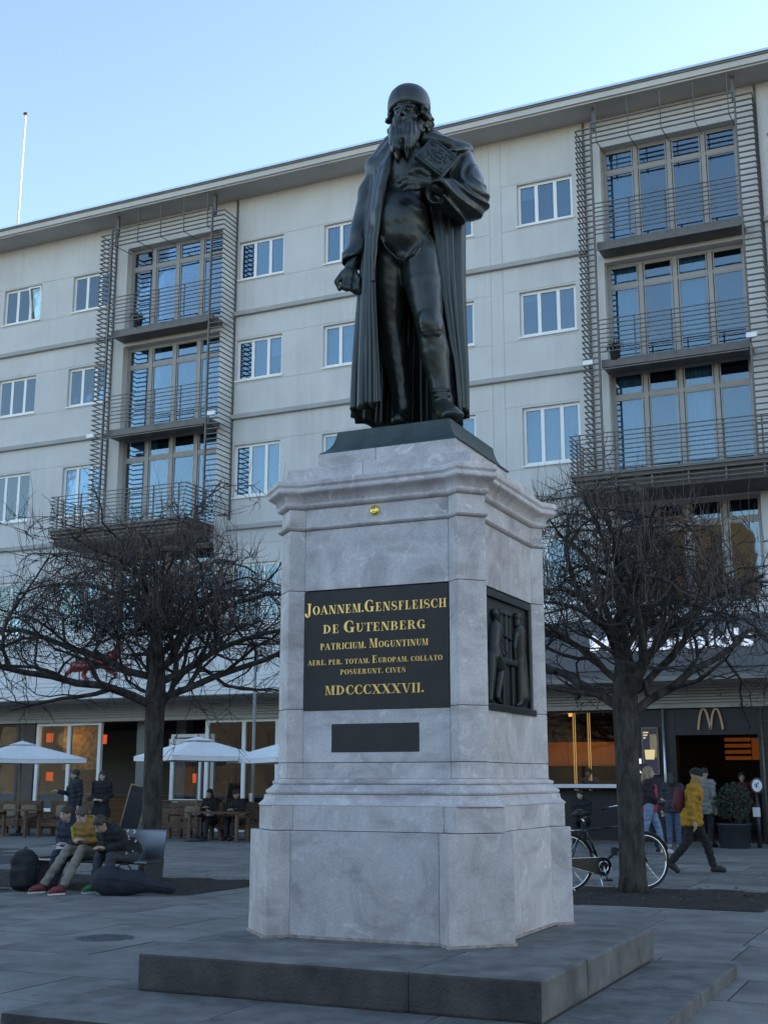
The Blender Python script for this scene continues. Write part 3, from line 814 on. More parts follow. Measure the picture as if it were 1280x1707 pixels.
# backing behind plaque and relief fields
MB().box(-.663, .663, -.84, -.70, 2.172-Z0, 3.175-Z0).build('backing', 'plaque_black', ped)
MB().box(.74, .80, -.663, .663, 2.172-Z0, 3.175-Z0).build('backing', 'plaque_black', ped)
sweep([(3.705,.002),(3.708,.014),(3.716,.026),(3.726,.032),(3.735,.030),(3.7365,.004)], DADO)
course(3.738, 3.893, DADO)
sweep([(3.894,.004),(3.898,.020),(3.908,.036),(3.922,.044),(3.934,.040),(3.942,.030),(3.952,.034),(3.968,.044),(3.988,.062),(4.004,.086),(4.014,.106),(4.022,.116),(4.026,.120),(4.040,.122),(4.052,.118),(4.056,.112),(4.064,.110),(4.072,.116),(4.081,.124),(4.086,.128),(4.118,.128),(4.126,.122),(4.135,.05)], DADO, name='cornice')
for nm, s, z0, z1 in (('attic_stone', .865, 4.105, 4.272), ('attic_stone', .666, 4.274, 4.445)):
    MB().box(-s+.02, s-.02, -s+.02, s-.02, z0-Z0-.04, z1-Z0-.012).build('core', 'core_mortar', ped)
    w = .3
    for k in range(4):
        L = (-s, s) if k in (0, 2) else (-s+w, s-w)
        cuts = [L[0], L[0] + (L[1]-L[0])*(.55 if k else .43), L[1]]
        for xa, xb in zip(cuts[:-1], cuts[1:]):
            poly = rot90([(xa+.0015, -s), (xb-.0015, -s), (xb-.0015, -s+w-.001), (xa+.0015, -s+w-.001)], k)
            MB().prism(poly, z0-Z0, z1-Z0).build(nm, 'marble', ped, bevel=.006)
# moss in the joint above the cornice
ms = MB(); rr = random.Random(4)
for k in range(46):
    e = rr.choice((0, 0, 0, 1)); u = rr.uniform(-.84, .84) if rr.random() < .6 else rr.choice((.3, .8, -.6, .55)) + rr.uniform(-.07, .07)
    u = max(-.84, min(.84, u)); r_ = rr.uniform(.008, .022)
    x, y = (u, -.875) if e == 0 else (.875, u)
    vs = []; 
    for i in range(5):
        a = i*2*math.pi/5; vs.append((x + r_*1.5*math.cos(a)*(1 if e == 0 else .5), y + r_*math.sin(a)*(.5 if e == 0 else 1.5), 4.132-Z0))
    vs.append((x, y, 4.132-Z0 + r_)); ms.add(vs, [(i, (i+1) % 5, 5) for i in range(5)])
tag(ms.build('moss', 'moss', ped), kind='stuff')
# gold knob in the frieze
kn = MB().lathe([(.001,.03),(.012,.031),(.018,.026),(.026,.028),(.034,.024),(.042,.016),(.046,.004),(.047,0)], 18, cap=False)
kn.xform(Matrix.Rotation(R(90), 4, 'X')); ko = kn.build('gold_knob', 'gold_knob', ped, loc=(0, -.87, 3.829-Z0))
for k in range(9):
    a = k*2*math.pi/9; m_ = MB().tube([(0,-.02,0), (.040*math.cos(a), -.014, .040*math.sin(a))], [.004,.005], 5); m_.build('petal_rib', 'gold_knob', ko)
# black inscription plaque
pl = MB().box(-.6625, .6625, -.876, -.845, 2.157-Z0, 3.166-Z0).build('inscription_plaque', 'plaque_black', ped, bevel=.003)
sp = MB().box(-.3955, .3955, -.874, -.86, 1.813-Z0, 2.045-Z0).build('blank_plaque', 'plaque_black', ped, bevel=.003)
# fat-face capitals cut from strokes; every stroke gets its own tiny thickness
T_, H_, SF = .21, .05, .10
def glyph(ch):
    Q = []
    def r(x0, y0, x1, y1): Q.append([(x0,y0),(x1,y0),(x1,y1),(x0,y1)])
    def q(*p): Q.append(list(p))
    def serif(x0, x1, y): r(x0-SF, y, x1+SF, y+H_)
    def stem(x, t=T_): r(x, 0, x+t, 1); serif(x, x+t, 0); serif(x, x+t, 1-H_)
    def arc(cx, cy, rx, ry, a0, a1, t=T_, h=H_, n=12, side=1):
        for i in range(n):
            u, v = R(a0+(a1-a0)*i/n), R(a0+(a1-a0)*(i+1)/n)
            def o(a): return (cx+rx*math.cos(a), cy+ry*math.sin(a))
            def n_(a): return (cx+(rx-t)*math.cos(a), cy+(ry-h)*math.sin(a))
            Q.append([n_(u), o(u), o(v), n_(v)])
    if ch == 'I': stem(.1); w = .41
    elif ch == 'J': r(.22,.12,.22+T_,1); serif(.22,.22+T_,1-H_); arc(.16,.12,.27,.34,-180,0,t=.2,h=.10); Q.append([(-.11,.02),(.05,.0),(.05,.16),(-.09,.16)]); w = .56
    elif ch == 'L': stem(.1); r(.1,0,.66,H_); q((.60,H_),(.66,H_),(.66,.36),(.63,.36)); w = .76
    elif ch == 'E':
        stem(.1); r(.1,0,.68,H_); r(.1,1-H_,.64,1); r(.31,.48,.5,.48+H_)
        q((.61,H_),(.68,H_),(.68,.34),(.65,.34)); q((.58,1-H_),(.64,1-H_),(.64,.70),(.62,.70)); q((.47,.36),(.5,.36),(.5,.66),(.47,.66)); w = .78
    elif ch == 'F':
        stem(.1); r(.1,1-H_,.64,1); r(.31,.48,.5,.48+H_); q((.58,1-H_),(.64,1-H_),(.64,.68),(.62,.68)); q((.47,.36),(.5,.36),(.5,.66),(.47,.66)); w = .72
    elif ch == 'H': stem(.1); stem(.62); r(.31,.48,.62,.48+H_); w = .94
    elif ch == 'T':
        stem(.32); r(.02,1-H_,.84,1); q((.02,1-H_),(.08,1-H_),(.04,.68),(.02,.68)); q((.78,1-H_),(.84,1-H_),(.84,.68),(.82,.68)); w = .86
    elif ch == 'D': stem(.1); arc(.26,.5,.62,.5,-90,90,t=.22); w = .98
    elif ch in 'PR':
        stem(.1); arc(.36,.735,.40,.265,-90,90,t=.2); r(.3,1-H_,.36,1); r(.3,.47,.37,.47+H_); w = .8
        if ch == 'R': q((.44,.47),(.62,.47),(.84,.05),(.62,.05)); r(.62,0,.95,H_); w = .96
    elif ch == 'B':
        stem(.1); arc(.38,.745,.36,.255,-90,90,t=.2); arc(.40,.255,.42,.255,-90,90,t=.22); r(.3,1-H_,.39,1); r(.3,.48,.4,.48+H_); r(.3,0,.41,H_); w = .88
    elif ch == 'O': arc(.46,.5,.46,.51,0,360,t=.23,n=28); w = .92
    elif ch in 'CG':
        arc(.46,.5,.46,.51,50,310,t=.24,n=22); q((.70,.66),(.75,.66),(.75,.96),(.70,.86)); w = .82
        if ch == 'C': arc(.46,.5,.44,.51,300,335,t=.06,h=.06,n=5)
        if ch == 'G': r(.60,.0,.60+T_,.40); serif(.60,.60+T_,.38); w = .92
    elif ch == 'N':
        r(.12,0,.12+H_,1); r(.0,0,.29,H_); r(.0,1-H_,.2,1); q((.10,1),(.36,1),(.84,0),(.62,0)); r(.79,0,.79+H_,1); r(.67,1-H_,.97,1); w = .96
    elif ch == 'M':
        r(.12,0,.12+H_,1); r(0,0,.29,H_); r(0,1-H_,.2,1); q((.10,1),(.34,1),(.60,.0),(.50,.0)); q((.56,.0),(.60,.0),(.80,1),(.76,1)); stem(.78); w = 1.1
    elif ch == 'A':
        q((.06,0),(.11,0),(.45,1),(.38,1)); q((.34,1),(.52,1),(.90,0),(.66,0)); r(.2,.30,.72,.30+H_); r(-.04,0,.24,H_); r(.56,0,1.0,H_); w = .96
    elif ch == 'V': q((.06,1),(.30,1),(.56,0),(.44,0)); q((.50,0),(.56,0),(.84,1),(.79,1)); r(-.04,1-H_,.42,1); r(.68,1-H_,.96,1); w = .92
    elif ch == 'U':
        r(.1,.3,.1+T_,1); serif(.1,.1+T_,1-H_); r(.68,.3,.68+H_,1); r(.56,1-H_,.86,1); arc(.415,.32,.315,.33,180,360,t=.13,h=.07); w = .86
    elif ch == 'S':
        arc(.40,.74,.34,.27,60,200,t=.14,h=.05); q((.07,.70),(.16,.56),(.72,.30),(.62,.44)); q((.07,.72),(.12,.50),(.40,.36),(.64,.50)); arc(.38,.26,.36,.27,-120,40,t=.16,h=.05)
        q((.58,.70),(.64,.70),(.64,1.0),(.58,.9)); q((.04,.0),(.10,.1),(.10,.34),(.04,.34)); w = .78
    elif ch == 'X': q((.04,1),(.30,1),(.88,0),(.62,0)); q((.08,0),(.14,0),(.80,1),(.74,1)); r(-.04,1-H_,.40,1); r(.6,1-H_,.94,1); r(-.04,0,.3,H_); r(.5,0,.98,H_); w = .92
    elif ch == '.': arc(.12,.11,.115,.115,0,360,t=.114,h=.114,n=12); w = .26
    else: w = .4
    mb = MB()
    for i, p in enumerate(Q):
        area = sum(p[j][0]*p[(j+1)%len(p)][1] - p[(j+1)%len(p)][0]*p[j][1] for j in range(len(p)))
        if area < 0: p = p[::-1]
        zt = .055 + .0035*(i % 14)
        n = len(p)
        mb.add([(x, -.0, y) for x, y in p] + [(x, -zt, y) for x, y in p], [tuple(range(n, 2*n))] + [(k, (k+1)%n, n+(k+1)%n, n+k) for k in range(n)])
    return mb, w
GM = {}
def gl(ch):
    if ch not in GM:
        mb, w = glyph(ch); GM[ch] = (mb.mesh('letter', 'gold') if mb.v else None, w)
    return GM[ch]
def text_line(txt, u0, u1, base, h, hbig):
    """upper case = tall capitals, lower case = small capitals"""
    X = 0; out = []; sp_ = .10
    for ch in txt:
        big = ch.isupper(); s = hbig if big else h
        me, w = gl(ch.upper()) if ch != ' ' else (None, .35)
        if me: out.append((me, X, s))
        X += (w + sp_) * s
    X -= sp_*h; W = 1.325; k = (u1-u0)*W / X
    for me, x, s in out:
        o = inst('letter', me, pl, (-.6625 + u0*W + x*k, -.8755, 3.166 - Z0 - base*1.009), None, (s*k, .05, s))
text_line('Joannem.Gensfleisch', .012, .988, .197, .073, .098)
text_line('de Gutenberg', .137, .848, .360, .072, .098)
text_line('patricium. Moguntinum', .118, .865, .497, .053, .075)
text_line('aere. per. totam. Europam. collato', .03, .957, .622, .041, .062)
text_line('posuerunt. cives', .262, .713, .7075, .041, .05)
text_line('MDCCCXXXVII.', .155, .835, .873, .076, .0765)
# bronze relief on the right-hand face: frame, ground, two figures at a bench
rl = MB().box(.80, .835, -.64, .64, 2.19-Z0, 3.14-Z0).build('bronze_relief', 'bronze_relief', ped)
MB().box(.81, .866, -.662, .662, 3.10-Z0, 3.166-Z0).box(.81, .865, .60, .662, 2.21-Z0, 3.10-Z0).box(.81, .865, -.662, -.60, 2.21-Z0, 3.10-Z0).build('frame', 'bronze_relief', rl, bevel=.006)
MB().box(.81, .895, -.662, .675, 2.148-Z0, 2.208-Z0).build('ledge', 'bronze_relief', rl, bevel=.008)
f = SDF((.79, -.62, 2.19-Z0), (.93, .62, 3.14-Z0), .0075); zb = 2.21-Z0
def RC(pts, rad, x=.838, k=.014): f.chain([(x, p[0], zb+p[1]) for p in pts], rad, k)
# printer standing at the far side, hands on the press bed
y0 = .33
f.ell((.850, y0-.05, zb+.775), (.040, .042, .055)); f.ell((.850, y0-.045, zb+.805), (.042, .050, .026)); f.ell((.852, y0-.065, zb+.725), (.032, .030, .035))
RC([(y0-.01,.66),(y0+.01,.45)], [.078,.066]); RC([(y0+.055,.65),(y0+.085,.50),(y0-.02,.40)], [.036,.030,.022], .850); RC([(y0-.08,.64),(y0-.12,.52),(y0-.10,.41)], [.028,.024,.018], .846)
RC([(y0+.03,.44),(y0+.05,.10)], [.068,.082]); RC([(y0-.01,.40),(y0-.01,.05)], [.050,.034], .848); RC([(y0-.01,.035),(y0-.08,.018)], [.026,.018], .850); RC([(y0+.06,.05),(y0+.0,.015)], [.028,.018], .846)
for k in range(5): RC([(y0+.00+.022*k,.40),(y0+.0+.028*k,.06)], [.006,.010], .884-.006*abs(k-1))
# compositor at the near side, leaning in with one knee forward
y1 = -.34
f.ell((.850, y1+.05, zb+.735), (.040, .044, .055)); f.ell((.848, y1+.025, zb+.765), (.040, .046, .036))
RC([(y1+.02,.62),(y1-.03,.42)], [.080,.075]); RC([(y1+.08,.62),(y1+.17,.54),(y1+.15,.68)], [.036,.028,.018], .850); RC([(y1+.06,.58),(y1+.15,.44),(y1+.26,.43)], [.034,.026,.018], .854)
RC([(y1-.03,.40),(y1+.16,.31),(y1+.07,.09)], [.080,.056,.034], .848); RC([(y1+.06,.06),(y1+.15,.02)], [.030,.018], .852); RC([(y1-.07,.38),(y1-.08,.20),(y1-.10,.04)], [.066,.052,.034]); RC([(y1-.10,.03),(y1-.03,.015)], [.028,.018])
# press between them: bed, posts, beam and bar
f.box((.845, .03, zb+.375), (.030, .20, .026), rd=.006, k=.004); f.box((.838, -.10, zb+.18), (.022, .020, .18), rd=.006, k=.004); f.box((.838, .14, zb+.18), (.022, .020, .18), rd=.006, k=.004)
f.box((.834, .02, zb+.80), (.016, .15, .022), rd=.006, k=.004); f.box((.832, -.10, zb+.60), (.013, .016, .20), rd=.005, k=.004); f.box((.832, .14, zb+.60), (.013, .016, .20), rd=.005, k=.004); RC([(.02,.78),(.02,.46)], [.020,.020], .834, .004); RC([(-.06,.60),(.12,.58)], [.010,.010], .85, .004)
f.build('relief_figures', 'bronze_relief', rl)
# bronze base plate of the statue is built with the statue
# ------------------------------------------------------------------ the bronze statue (local frame: x right, y away, z up from the bronze plinth top)
stat = thing('statue', 'dark bronze statue of a bearded man in cap and long coat holding a book', 'statue', (-4.3, 10.08, 4.67), 24.7)
# flared bronze base plate, aligned with the pedestal
pb = MB(); prof = [(.665,-.226),(.664,-.214),(.632,-.195),(.602,-.165),(.575,-.12),(.556,-.06),(.548,-.006),(.540,0)]
for s, z in prof: pb.v += [(-s,-s,z),(s,-s,z),(s,s,z),(-s,s,z)]
n_ = len(prof)
pb.f = [(i*4+k, i*4+(k+1)%4, (i+1)*4+(k+1)%4, (i+1)*4+k) for i in range(n_-1) for k in range(4)] + [(3,2,1,0), tuple(range(4*n_-4, 4*n_))]
po = pb.build('base_plate', 'bronze_plinth', stat, loc=(0, 0, 0)); po.rotation_euler = (0, 0, R(-24.7))

def V3(p): return np.array(p, float)
# body: torso in a doublet, legs in hose, boots, neck, arms and hands in one skin
B = SDF((-.86, -.62, -.02), (.80, .42, 3.30), .0125)
B.ell((-0.107, -0.015, 2.671), (.30,.215,.34), k=.08).ell((-0.167, -0.060, 2.145), (.295,.25,.34), k=.08)
B.ell((-0.156, -0.050, 1.945), (.29,.225,.17), k=.06).cap((-0.146, -0.100, 1.861), (-0.140, -0.120, 1.772), .12, .08, k=.05)
B.cap((-0.052, 0.020, 3.023), (-0.052, 0.000, 3.173), .13, .12, k=.05)
# right leg (in the shade of the coat)
B.chain([(-0.265, 0.030, 1.858), (-0.254, 0.080, 1.540), (-0.237, 0.130, 1.163), (-0.219, 0.140, 1.075), (-0.191, 0.180, 0.908), (-0.146, 0.180, 0.547), (-0.129, 0.180, 0.368)], [.180,.165,.120,.118,.135,.092,.085], k=.04)
B.chain([(-0.129, 0.190, 0.300), (-0.182, 0.020, 0.208)], [.075,.06], k=.04)
# left leg, knee forward
B.chain([(0.017, -0.020, 1.866), (0.069, -0.090, 1.500), (0.110, -0.160, 1.129), (0.131, -0.170, 1.019)], [.198,.182,.136,.128], k=.04)
B.chain([(0.131, -0.170, 1.019), (0.164, -0.130, 0.809), (0.201, -0.120, 0.566), (0.227, -0.130, 0.377)], [.124,.140,.108,.090], k=.035)
B.ell((0.094, -0.270, 1.069), (.08,.05,.09), k=.05)
B.chain([(0.232, -0.120, 0.345), (0.237, -0.130, 0.273), (0.254, -0.220, 0.216), (0.309, -0.400, 0.139)], [.094,.100,.095,.068], k=.04)
B.ell((0.308, -0.420, 0.116), (.105,.10,.055), rot=(0,0,-20), k=.03)
# boot top, garter folds, ankle creases
for (a, b, r_) in (((0.146, -0.215, 0.407), (0.300, -0.215, 0.419), .016), ((0.157, -0.215, 0.361), (0.300, -0.215, 0.367), .012), ((0.043, -0.285, 0.963), (0.204, -0.285, 0.981), .015), ((0.037, -0.290, 0.996), (0.193, -0.290, 1.020), .011), ((0.054, -0.280, 0.930), (0.203, -0.280, 0.942), .011)):
    B.cap(a, b, r_, k=.02)
# doublet seams: waist line and pointed skirt edge
B.chain([(-0.362, -0.235, 2.184), (-0.237, -0.262, 2.214), (-0.079, -0.262, 2.226), (0.064, -0.240, 2.194)], [.012,.014,.014,.012], k=.03)
B.chain([(-0.351, -0.230, 1.923), (-0.277, -0.250, 1.793), (-0.193, -0.220, 1.716), (-0.131, -0.210, 1.696), (-0.035, -0.240, 1.755), (0.061, -0.260, 1.867), (0.124, -0.260, 1.989)], [.009,.010,.010,.011,.010,.009,.008], k=.03)
# left forearm and hand laid on the book
B.chain([(0.455, 0.000, 2.691), (0.513, -0.100, 2.356), (0.233, -0.300, 2.361), (0.101, -0.360, 2.404)], [.12,.11,.075,.062], k=.03)
B.ell((0.033, -0.385, 2.409), (.075,.045,.075), rot=(0,10,0), k=.025)
for pts, r0 in (([(0.010, -0.400, 2.481), (-0.075, -0.425, 2.486), (-0.142, -0.420, 2.446)], .029), ([(-0.013, -0.410, 2.427), (-0.104, -0.440, 2.423), (-0.171, -0.430, 2.386)], .030), ([(-0.013, -0.410, 2.378), (-0.098, -0.440, 2.368), (-0.154, -0.430, 2.337)], .029), ([(0.009, -0.400, 2.334), (-0.065, -0.430, 2.319), (-0.115, -0.420, 2.306)], .026)):
    B.chain(pts, [r0, r0*.93, r0*.72], k=.008)
B.chain([(0.100, -0.400, 2.469), (0.032, -0.430, 2.508), (-0.035, -0.420, 2.513)], [.036,.031,.024], k=.012)
# right hand, hanging, closed on a small bundle of type
B.chain([(-0.582, 0.000, 1.845), (-0.626, -0.030, 1.702)], [.07,.055], k=.02)
B.ell((-0.648, -0.040, 1.606), (.085,.075,.10), rot=(0,20,0), k=.02).ell((-0.625, -0.050, 1.522), (.085,.06,.06), k=.02)
for pts, r0 in (([(-0.705, -0.060, 1.616), (-0.755, -0.090, 1.530), (-0.726, -0.080, 1.461)], .028), ([(-0.664, -0.090, 1.554), (-0.702, -0.120, 1.469), (-0.657, -0.100, 1.447)], .029), ([(-0.624, -0.090, 1.536), (-0.640, -0.110, 1.461), (-0.601, -0.090, 1.445)], .028), ([(-0.590, -0.060, 1.543), (-0.590, -0.080, 1.467), (-0.562, -0.060, 1.451)], .026), ([(-0.591, -0.050, 1.657), (-0.545, -0.070, 1.563), (-0.550, -0.080, 1.486)], .030)):
    B.chain(pts, [r0, r0*.95, r0*.75], k=.008)
B.cap((-0.573, -0.050, 1.474), (-0.528, -0.050, 1.450), .05, .045, k=.02)
B.warp(lambda x, y, z: .0014*np.sin(31*z+6*x)*np.sin(17*x-9*z) + .0012*np.sin(58*x+23*z)*np.sin(40*z-19*y))
bodyo = B.build('body', 'bronze', stat)

# head, turned slightly to the viewer's left
HC = V3((-0.076, -0.060, 3.307)) + np.array((.012, 0, -.078)); HR = np.array(Euler((R(-2), 0, R(-17))).to_matrix())
def hd(x, y, z): return tuple(HC + HR @ np.array((x, y, z)))
hr = (-2, 0, -17)
Hh = SDF(HC - .40, HC + .42, .0085)
Hh.ell(hd(0,.02,.06), (.150,.185,.17), hr).ell(hd(0,-.06,-.04), (.118,.135,.18), hr, k=.05).ell(hd(0,-.07,-.15), (.10,.10,.09), hr, k=.05)
Hh.cap(hd(0,.03,-.1), hd(0,.06,-.36), .115, .14, k=.05)
Hh.cap(hd(-.085,-.160,.042), hd(-.02,-.196,.034), .022, .024, k=.03).cap(hd(.085,-.160,.042), hd(.02,-.196,.034), .022, .024, k=.03)
for s in (-1, 1):
    Hh.ell(hd(s*.057,-.192,.004), (.040,.036,.026), hr, k=.02, sub=True)
    Hh.ell(hd(s*.055,-.160,.002), (.030,.027,.025), hr, k=.004)
    Hh.cap(hd(s*.084,-.165,.008), hd(s*.03,-.183,.016), .007, .008, k=.014)
    Hh.ell(hd(s*.085,-.135,-.055), (.040,.035,.035), hr, k=.03)
    Hh.ell(hd(s*.023,-.212,-.072), (.020,.024,.017), hr, k=.012)
Hh.cap(hd(0,-.188,.02), hd(0,-.243,-.060), .017, .027, k=.016)
Hh.cap(hd(-.03,-.196,-.122), hd(.03,-.196,-.122), .012, k=.012)
Hh.cap(hd(-.05,-.165,.095), hd(.05,-.165,.095), .02, k=.03)
head = Hh.build('head', 'bronze', stat)
# beard
Bd = SDF(HC + np.array((-.34,-.42,-.66)), HC + np.array((.30,.12,.08)), .0085)
Bd.ell(hd(0,-.135,-.20), (.125,.085,.12), hr, k=.05)
for s in (-1, 1):
    Bd.chain([hd(s*.135,-.02,-.02), hd(s*.130,-.06,-.10), hd(s*.105,-.11,-.18), hd(s*.085,-.15,-.26)], [.028,.048,.058,.062], k=.04)
    Bd.chain([hd(s*.055,-.165,-.20), hd(s*.062,-.20,-.32), hd(s*.060,-.215,-.42), hd(s*.052,-.205,-.52)], [.080,.076,.058,.020], k=.035)
    Bd.chain([hd(s*.012,-.222,-.098), hd(s*.060,-.215,-.135), hd(s*.090,-.195,-.21), hd(s*.088,-.19,-.27)], [.022,.030,.024,.012], k=.012)
    Bd.chain([hd(s*.100,-.13,-.22), hd(s*.105,-.17,-.33), hd(s*.085,-.19,-.44)], [.045,.035,.014], k=.02)
Bd.cap(hd(0,-.21,-.15), hd(0,-.215,-.20), .026, .03, k=.02)
Bd.cap(hd(.004,-.28,-.30), hd(.004,-.27,-.56), .006, .032, k=.03, sub=True)
def strands(x, y, z):
    a = x + .35*y
    return .0050*np.sin(105*a + 2.6*np.sin(9*z) + 5*np.sin(4*z+8*a)) + .003*np.sin(190*a + 3*np.sin(14*z)) + .0025*np.sin(47*z+30*a)
Bd.warp(strands); beard = Bd.build('beard', 'bronze', stat)
# curls under the cap
Cu = SDF(HC + np.array((-.36,-.28,-.32)), HC + np.array((.36,.34,.18)), .009)
rc = random.Random(12)
for s, n in ((-1, 30), (1, 44)):
    for i in range(n):
        t_ = rc.random(); z = .14 - .36*t_ ; a = rc.uniform(-.12, .17)
        w_ = .145 + .042*math.sin(math.pi*min(1, t_*1.1)) + rc.uniform(-.012,.012)
        Cu.ell(hd(s*w_, a if s > 0 or a > -.05 else -.05, z), (.036*rc.uniform(.8,1.2),)*2 + (.030,), (rc.uniform(-40,40), rc.uniform(-40,40), 0), k=.006)
for i in range(34):
    an = rc.uniform(10, 170); z = rc.uniform(-.22, .08)
    Cu.ell(hd(.185*math.cos(R(an)), .02+.19*math.sin(R(an)), z), (.042,.042,.034), k=.008)
Cu.warp(lambda x, y, z: .005*np.sin(120*x+60*z)*np.sin(110*z-50*y))
Cu.build('curls', 'bronze', stat)
# round cap with a rolled rim
cp = MB().lathe([(.150,-.03),(.186,-.028),(.199,-.018),(.206,.0),(.2085,.03),(.2085,.048),(.2065,.054),(.2075,.062),(.206,.095),(.199,.135),(.184,.176),(.153,.214),(.108,.240),(.05,.253),(.001,.255)], 40, cap=False)
cp.v = [(x*.99, y*1.03 + (.02 if z > .05 else 0)*(z-.05)*4, z - .16*x*x/.04*.10 - .02*y) for x, y, z in cp.v]
cpo = cp.build('cap', 'bronze', stat, smooth=True, loc=hd(0, .012, .118)); cpo.scale = (1.03, 1.02, .98); cpo.rotation_euler = (R(2), R(0), R(-17))
# book, square to the chest and tilted
bk = MB().box(-.165,.165,-.028,.028,-.165,.165).build('book', 'bronze', stat, bevel=.008, loc=(0.188, -0.370, 2.657))
bk.rotation_euler = (R(-14), R(36), R(12))
em = MB()
for cx_, cz_, r_ in ((0,0,.055),(-.11,.11,.026),(.11,.11,.026),(-.11,-.11,.026),(.11,-.11,.026)):
    em.tube([(cx_+r_*math.cos(a*math.pi/8), -.030, cz_+r_*math.sin(a*math.pi/8)) for a in range(16)], .008, 6, closed=True)
    for a in range(6):
        q = a*math.pi/3; em.tube([(cx_+.2*r_*math.cos(q), -.03, cz_+.2*r_*math.sin(q)), (cx_+.85*r_*math.cos(q), -.03, cz_+.85*r_*math.sin(q))], [.009,.005], 5)
rb_ = random.Random(9)
for i in range(46):
    a = rb_.uniform(0, 6.28); d = rb_.uniform(.06, .10); em.tube([(d*math.cos(a), -.03, d*math.sin(a)), (d*math.cos(a)+rb_.uniform(-.02,.02), -.033, d*math.sin(a)+rb_.uniform(-.02,.02))], [.006,.004], 4)
em.tube([(-.145,-.029,-.145),(.145,-.029,-.145),(.145,-.029,.145),(-.145,-.029,.145)], .006, 5, closed=True)
em.build('cover_ornament', 'bronze', bk)
MB().box(-.155,.155,-.02,.02,-.168,.168).build('page_block', 'bronze', bk)

# coat: shoulders, sleeves, collar and lapels as one solid, the skirts as a folded sheet
Ct = SDF((-.72,-.58,1.45), (.84,.48,3.30), .0125)
Ct.ell((0.015, 0.160, 2.711), (.40,.17,.45), k=.08)
Ct.chain([(-0.353, 0.060, 2.800), (-0.187, 0.100, 3.002), (0.139, 0.100, 3.035), (0.414, 0.060, 2.864)], [.13,.16,.17,.15], k=.06)
# left sleeve
Ct.chain([(0.412, 0.030, 2.887), (0.489, 0.000, 2.628), (0.519, -0.100, 2.375)], [.135,.165,.175], k=.06)
Ct.chain([(0.519, -0.100, 2.350), (0.366, -0.240, 2.305), (0.231, -0.330, 2.321)], [.175,.168,.150], k=.05)
Ct.ell((0.446, -0.140, 2.274), (.185,.20,.135), k=.05)
Ct.cap((0.205, -0.400, 2.291), (0.117, -0.500, 2.271), .085, .13, k=.015, sub=True)
# right sleeve
Ct.chain([(-0.353, 0.080, 2.766), (-0.447, 0.100, 2.488), (-0.504, 0.070, 2.189), (-0.582, 0.000, 1.845)], [.125,.12,.115,.098], k=.05)
Ct.chain([(-0.537, 0.020, 1.947), (-0.605, -0.010, 1.797)], [.105,.112], k=.02)
Ct.cap((-0.604, -0.020, 1.762), (-0.649, -0.040, 1.643), .085, .10, k=.012, sub=True)
# collar / cape edges
Ct.chain([(0.079, -0.100, 3.007), (0.174, -0.080, 3.012), (0.326, -0.060, 2.959), (0.507, 0.020, 2.971)], [.060,.075,.075,.055], k=.04)
Ct.chain([(0.283, -0.200, 2.825), (0.370, -0.190, 2.843), (0.461, -0.130, 2.882), (0.533, -0.020, 2.936), (0.548, 0.100, 2.976)], [.016,.022,.024,.026,.026], k=.012)
Ct.chain([(-0.218, -0.060, 2.991), (-0.306, -0.060, 2.838), (-0.393, -0.020, 2.745), (-0.440, 0.030, 2.701)], [.055,.06,.05,.026], k=.04)
# lapel roll down the viewer's left
Ct.chain([(-0.207, -0.140, 2.909), (-0.260, -0.240, 2.703), (-0.294, -0.285, 2.529), (-0.328, -0.300, 2.348), (-0.356, -0.300, 2.152), (-0.379, -0.290, 1.956), (-0.395, -0.275, 1.751), (-0.406, -0.265, 1.545), (-0.400, -0.250, 1.224)], [.026,.032,.036,.036,.034,.031,.027,.020,.012], k=.035)
Ct.chain([(-0.247, -0.100, 2.854), (-0.306, -0.190, 2.623), (-0.351, -0.220, 2.389), (-0.379, -0.220, 2.173), (-0.408, -0.200, 1.937)], [.05,.06,.06,.055,.04], k=.05)
Ct.chain([(-0.294, -0.060, 2.851), (-0.364, -0.060, 2.597), (-0.410, -0.040, 2.324), (-0.444, -0.020, 2.052)], [.05,.055,.05,.04], k=.05)
el = (0.657, -0.100, 2.651)
def sleeve_folds(x, y, z):
    d = np.hypot(x - el[0], (z - el[2])*.9)
    m = np.clip((x-.16)/.08, 0, 1) * np.clip((2.86-z)/.12, 0, 1) * np.clip(-(y-.08)/.14, 0, 1)
    w = d + .02*np.sin(9*(z-el[2])) + .10*y
    f1 = np.sqrt(np.sin(np.pi*w/.105)**2 + .012)
    f2 = np.abs(np.sin(np.pi*(w*1.7+.25*z)/.11))
    ml = np.clip((-.36-x)/.10, 0, 1) * np.clip((2.85-z)/.2, 0, 1)
    f3 = np.sin(15*z + 14*x - 9*y) + .6*np.sin(27*z - 8*x)
    m = m * np.clip((d-.05)/.12, 0, 1)
    return m * (.030*(f1-.62) + .010*(f2-.6)) + ml*.007*f3 + .003*np.sin(27*z+6*x)*np.sin(22*x-7*z)
Ct.warp(sleeve_folds)
coat = Ct.build('coat', 'bronze', stat)
def catmull(P, n):
    P = np.array(P, float); P = np.vstack([2*P[0]-P[1], P, 2*P[-1]-P[-2]]); out = []
    m = len(P) - 3
    for i in range(n):
        t = i/(n-1)*m; k = min(int(t), m-1); t -= k
        p0, p1, p2, p3 = P[k:k+4]
        out.append(.5*((2*p1) + (-p0+p2)*t + (2*p0-5*p1+4*p2-p3)*t*t + (-p0+3*p1-3*p2+p3)*t**3))
    return np.array(out)
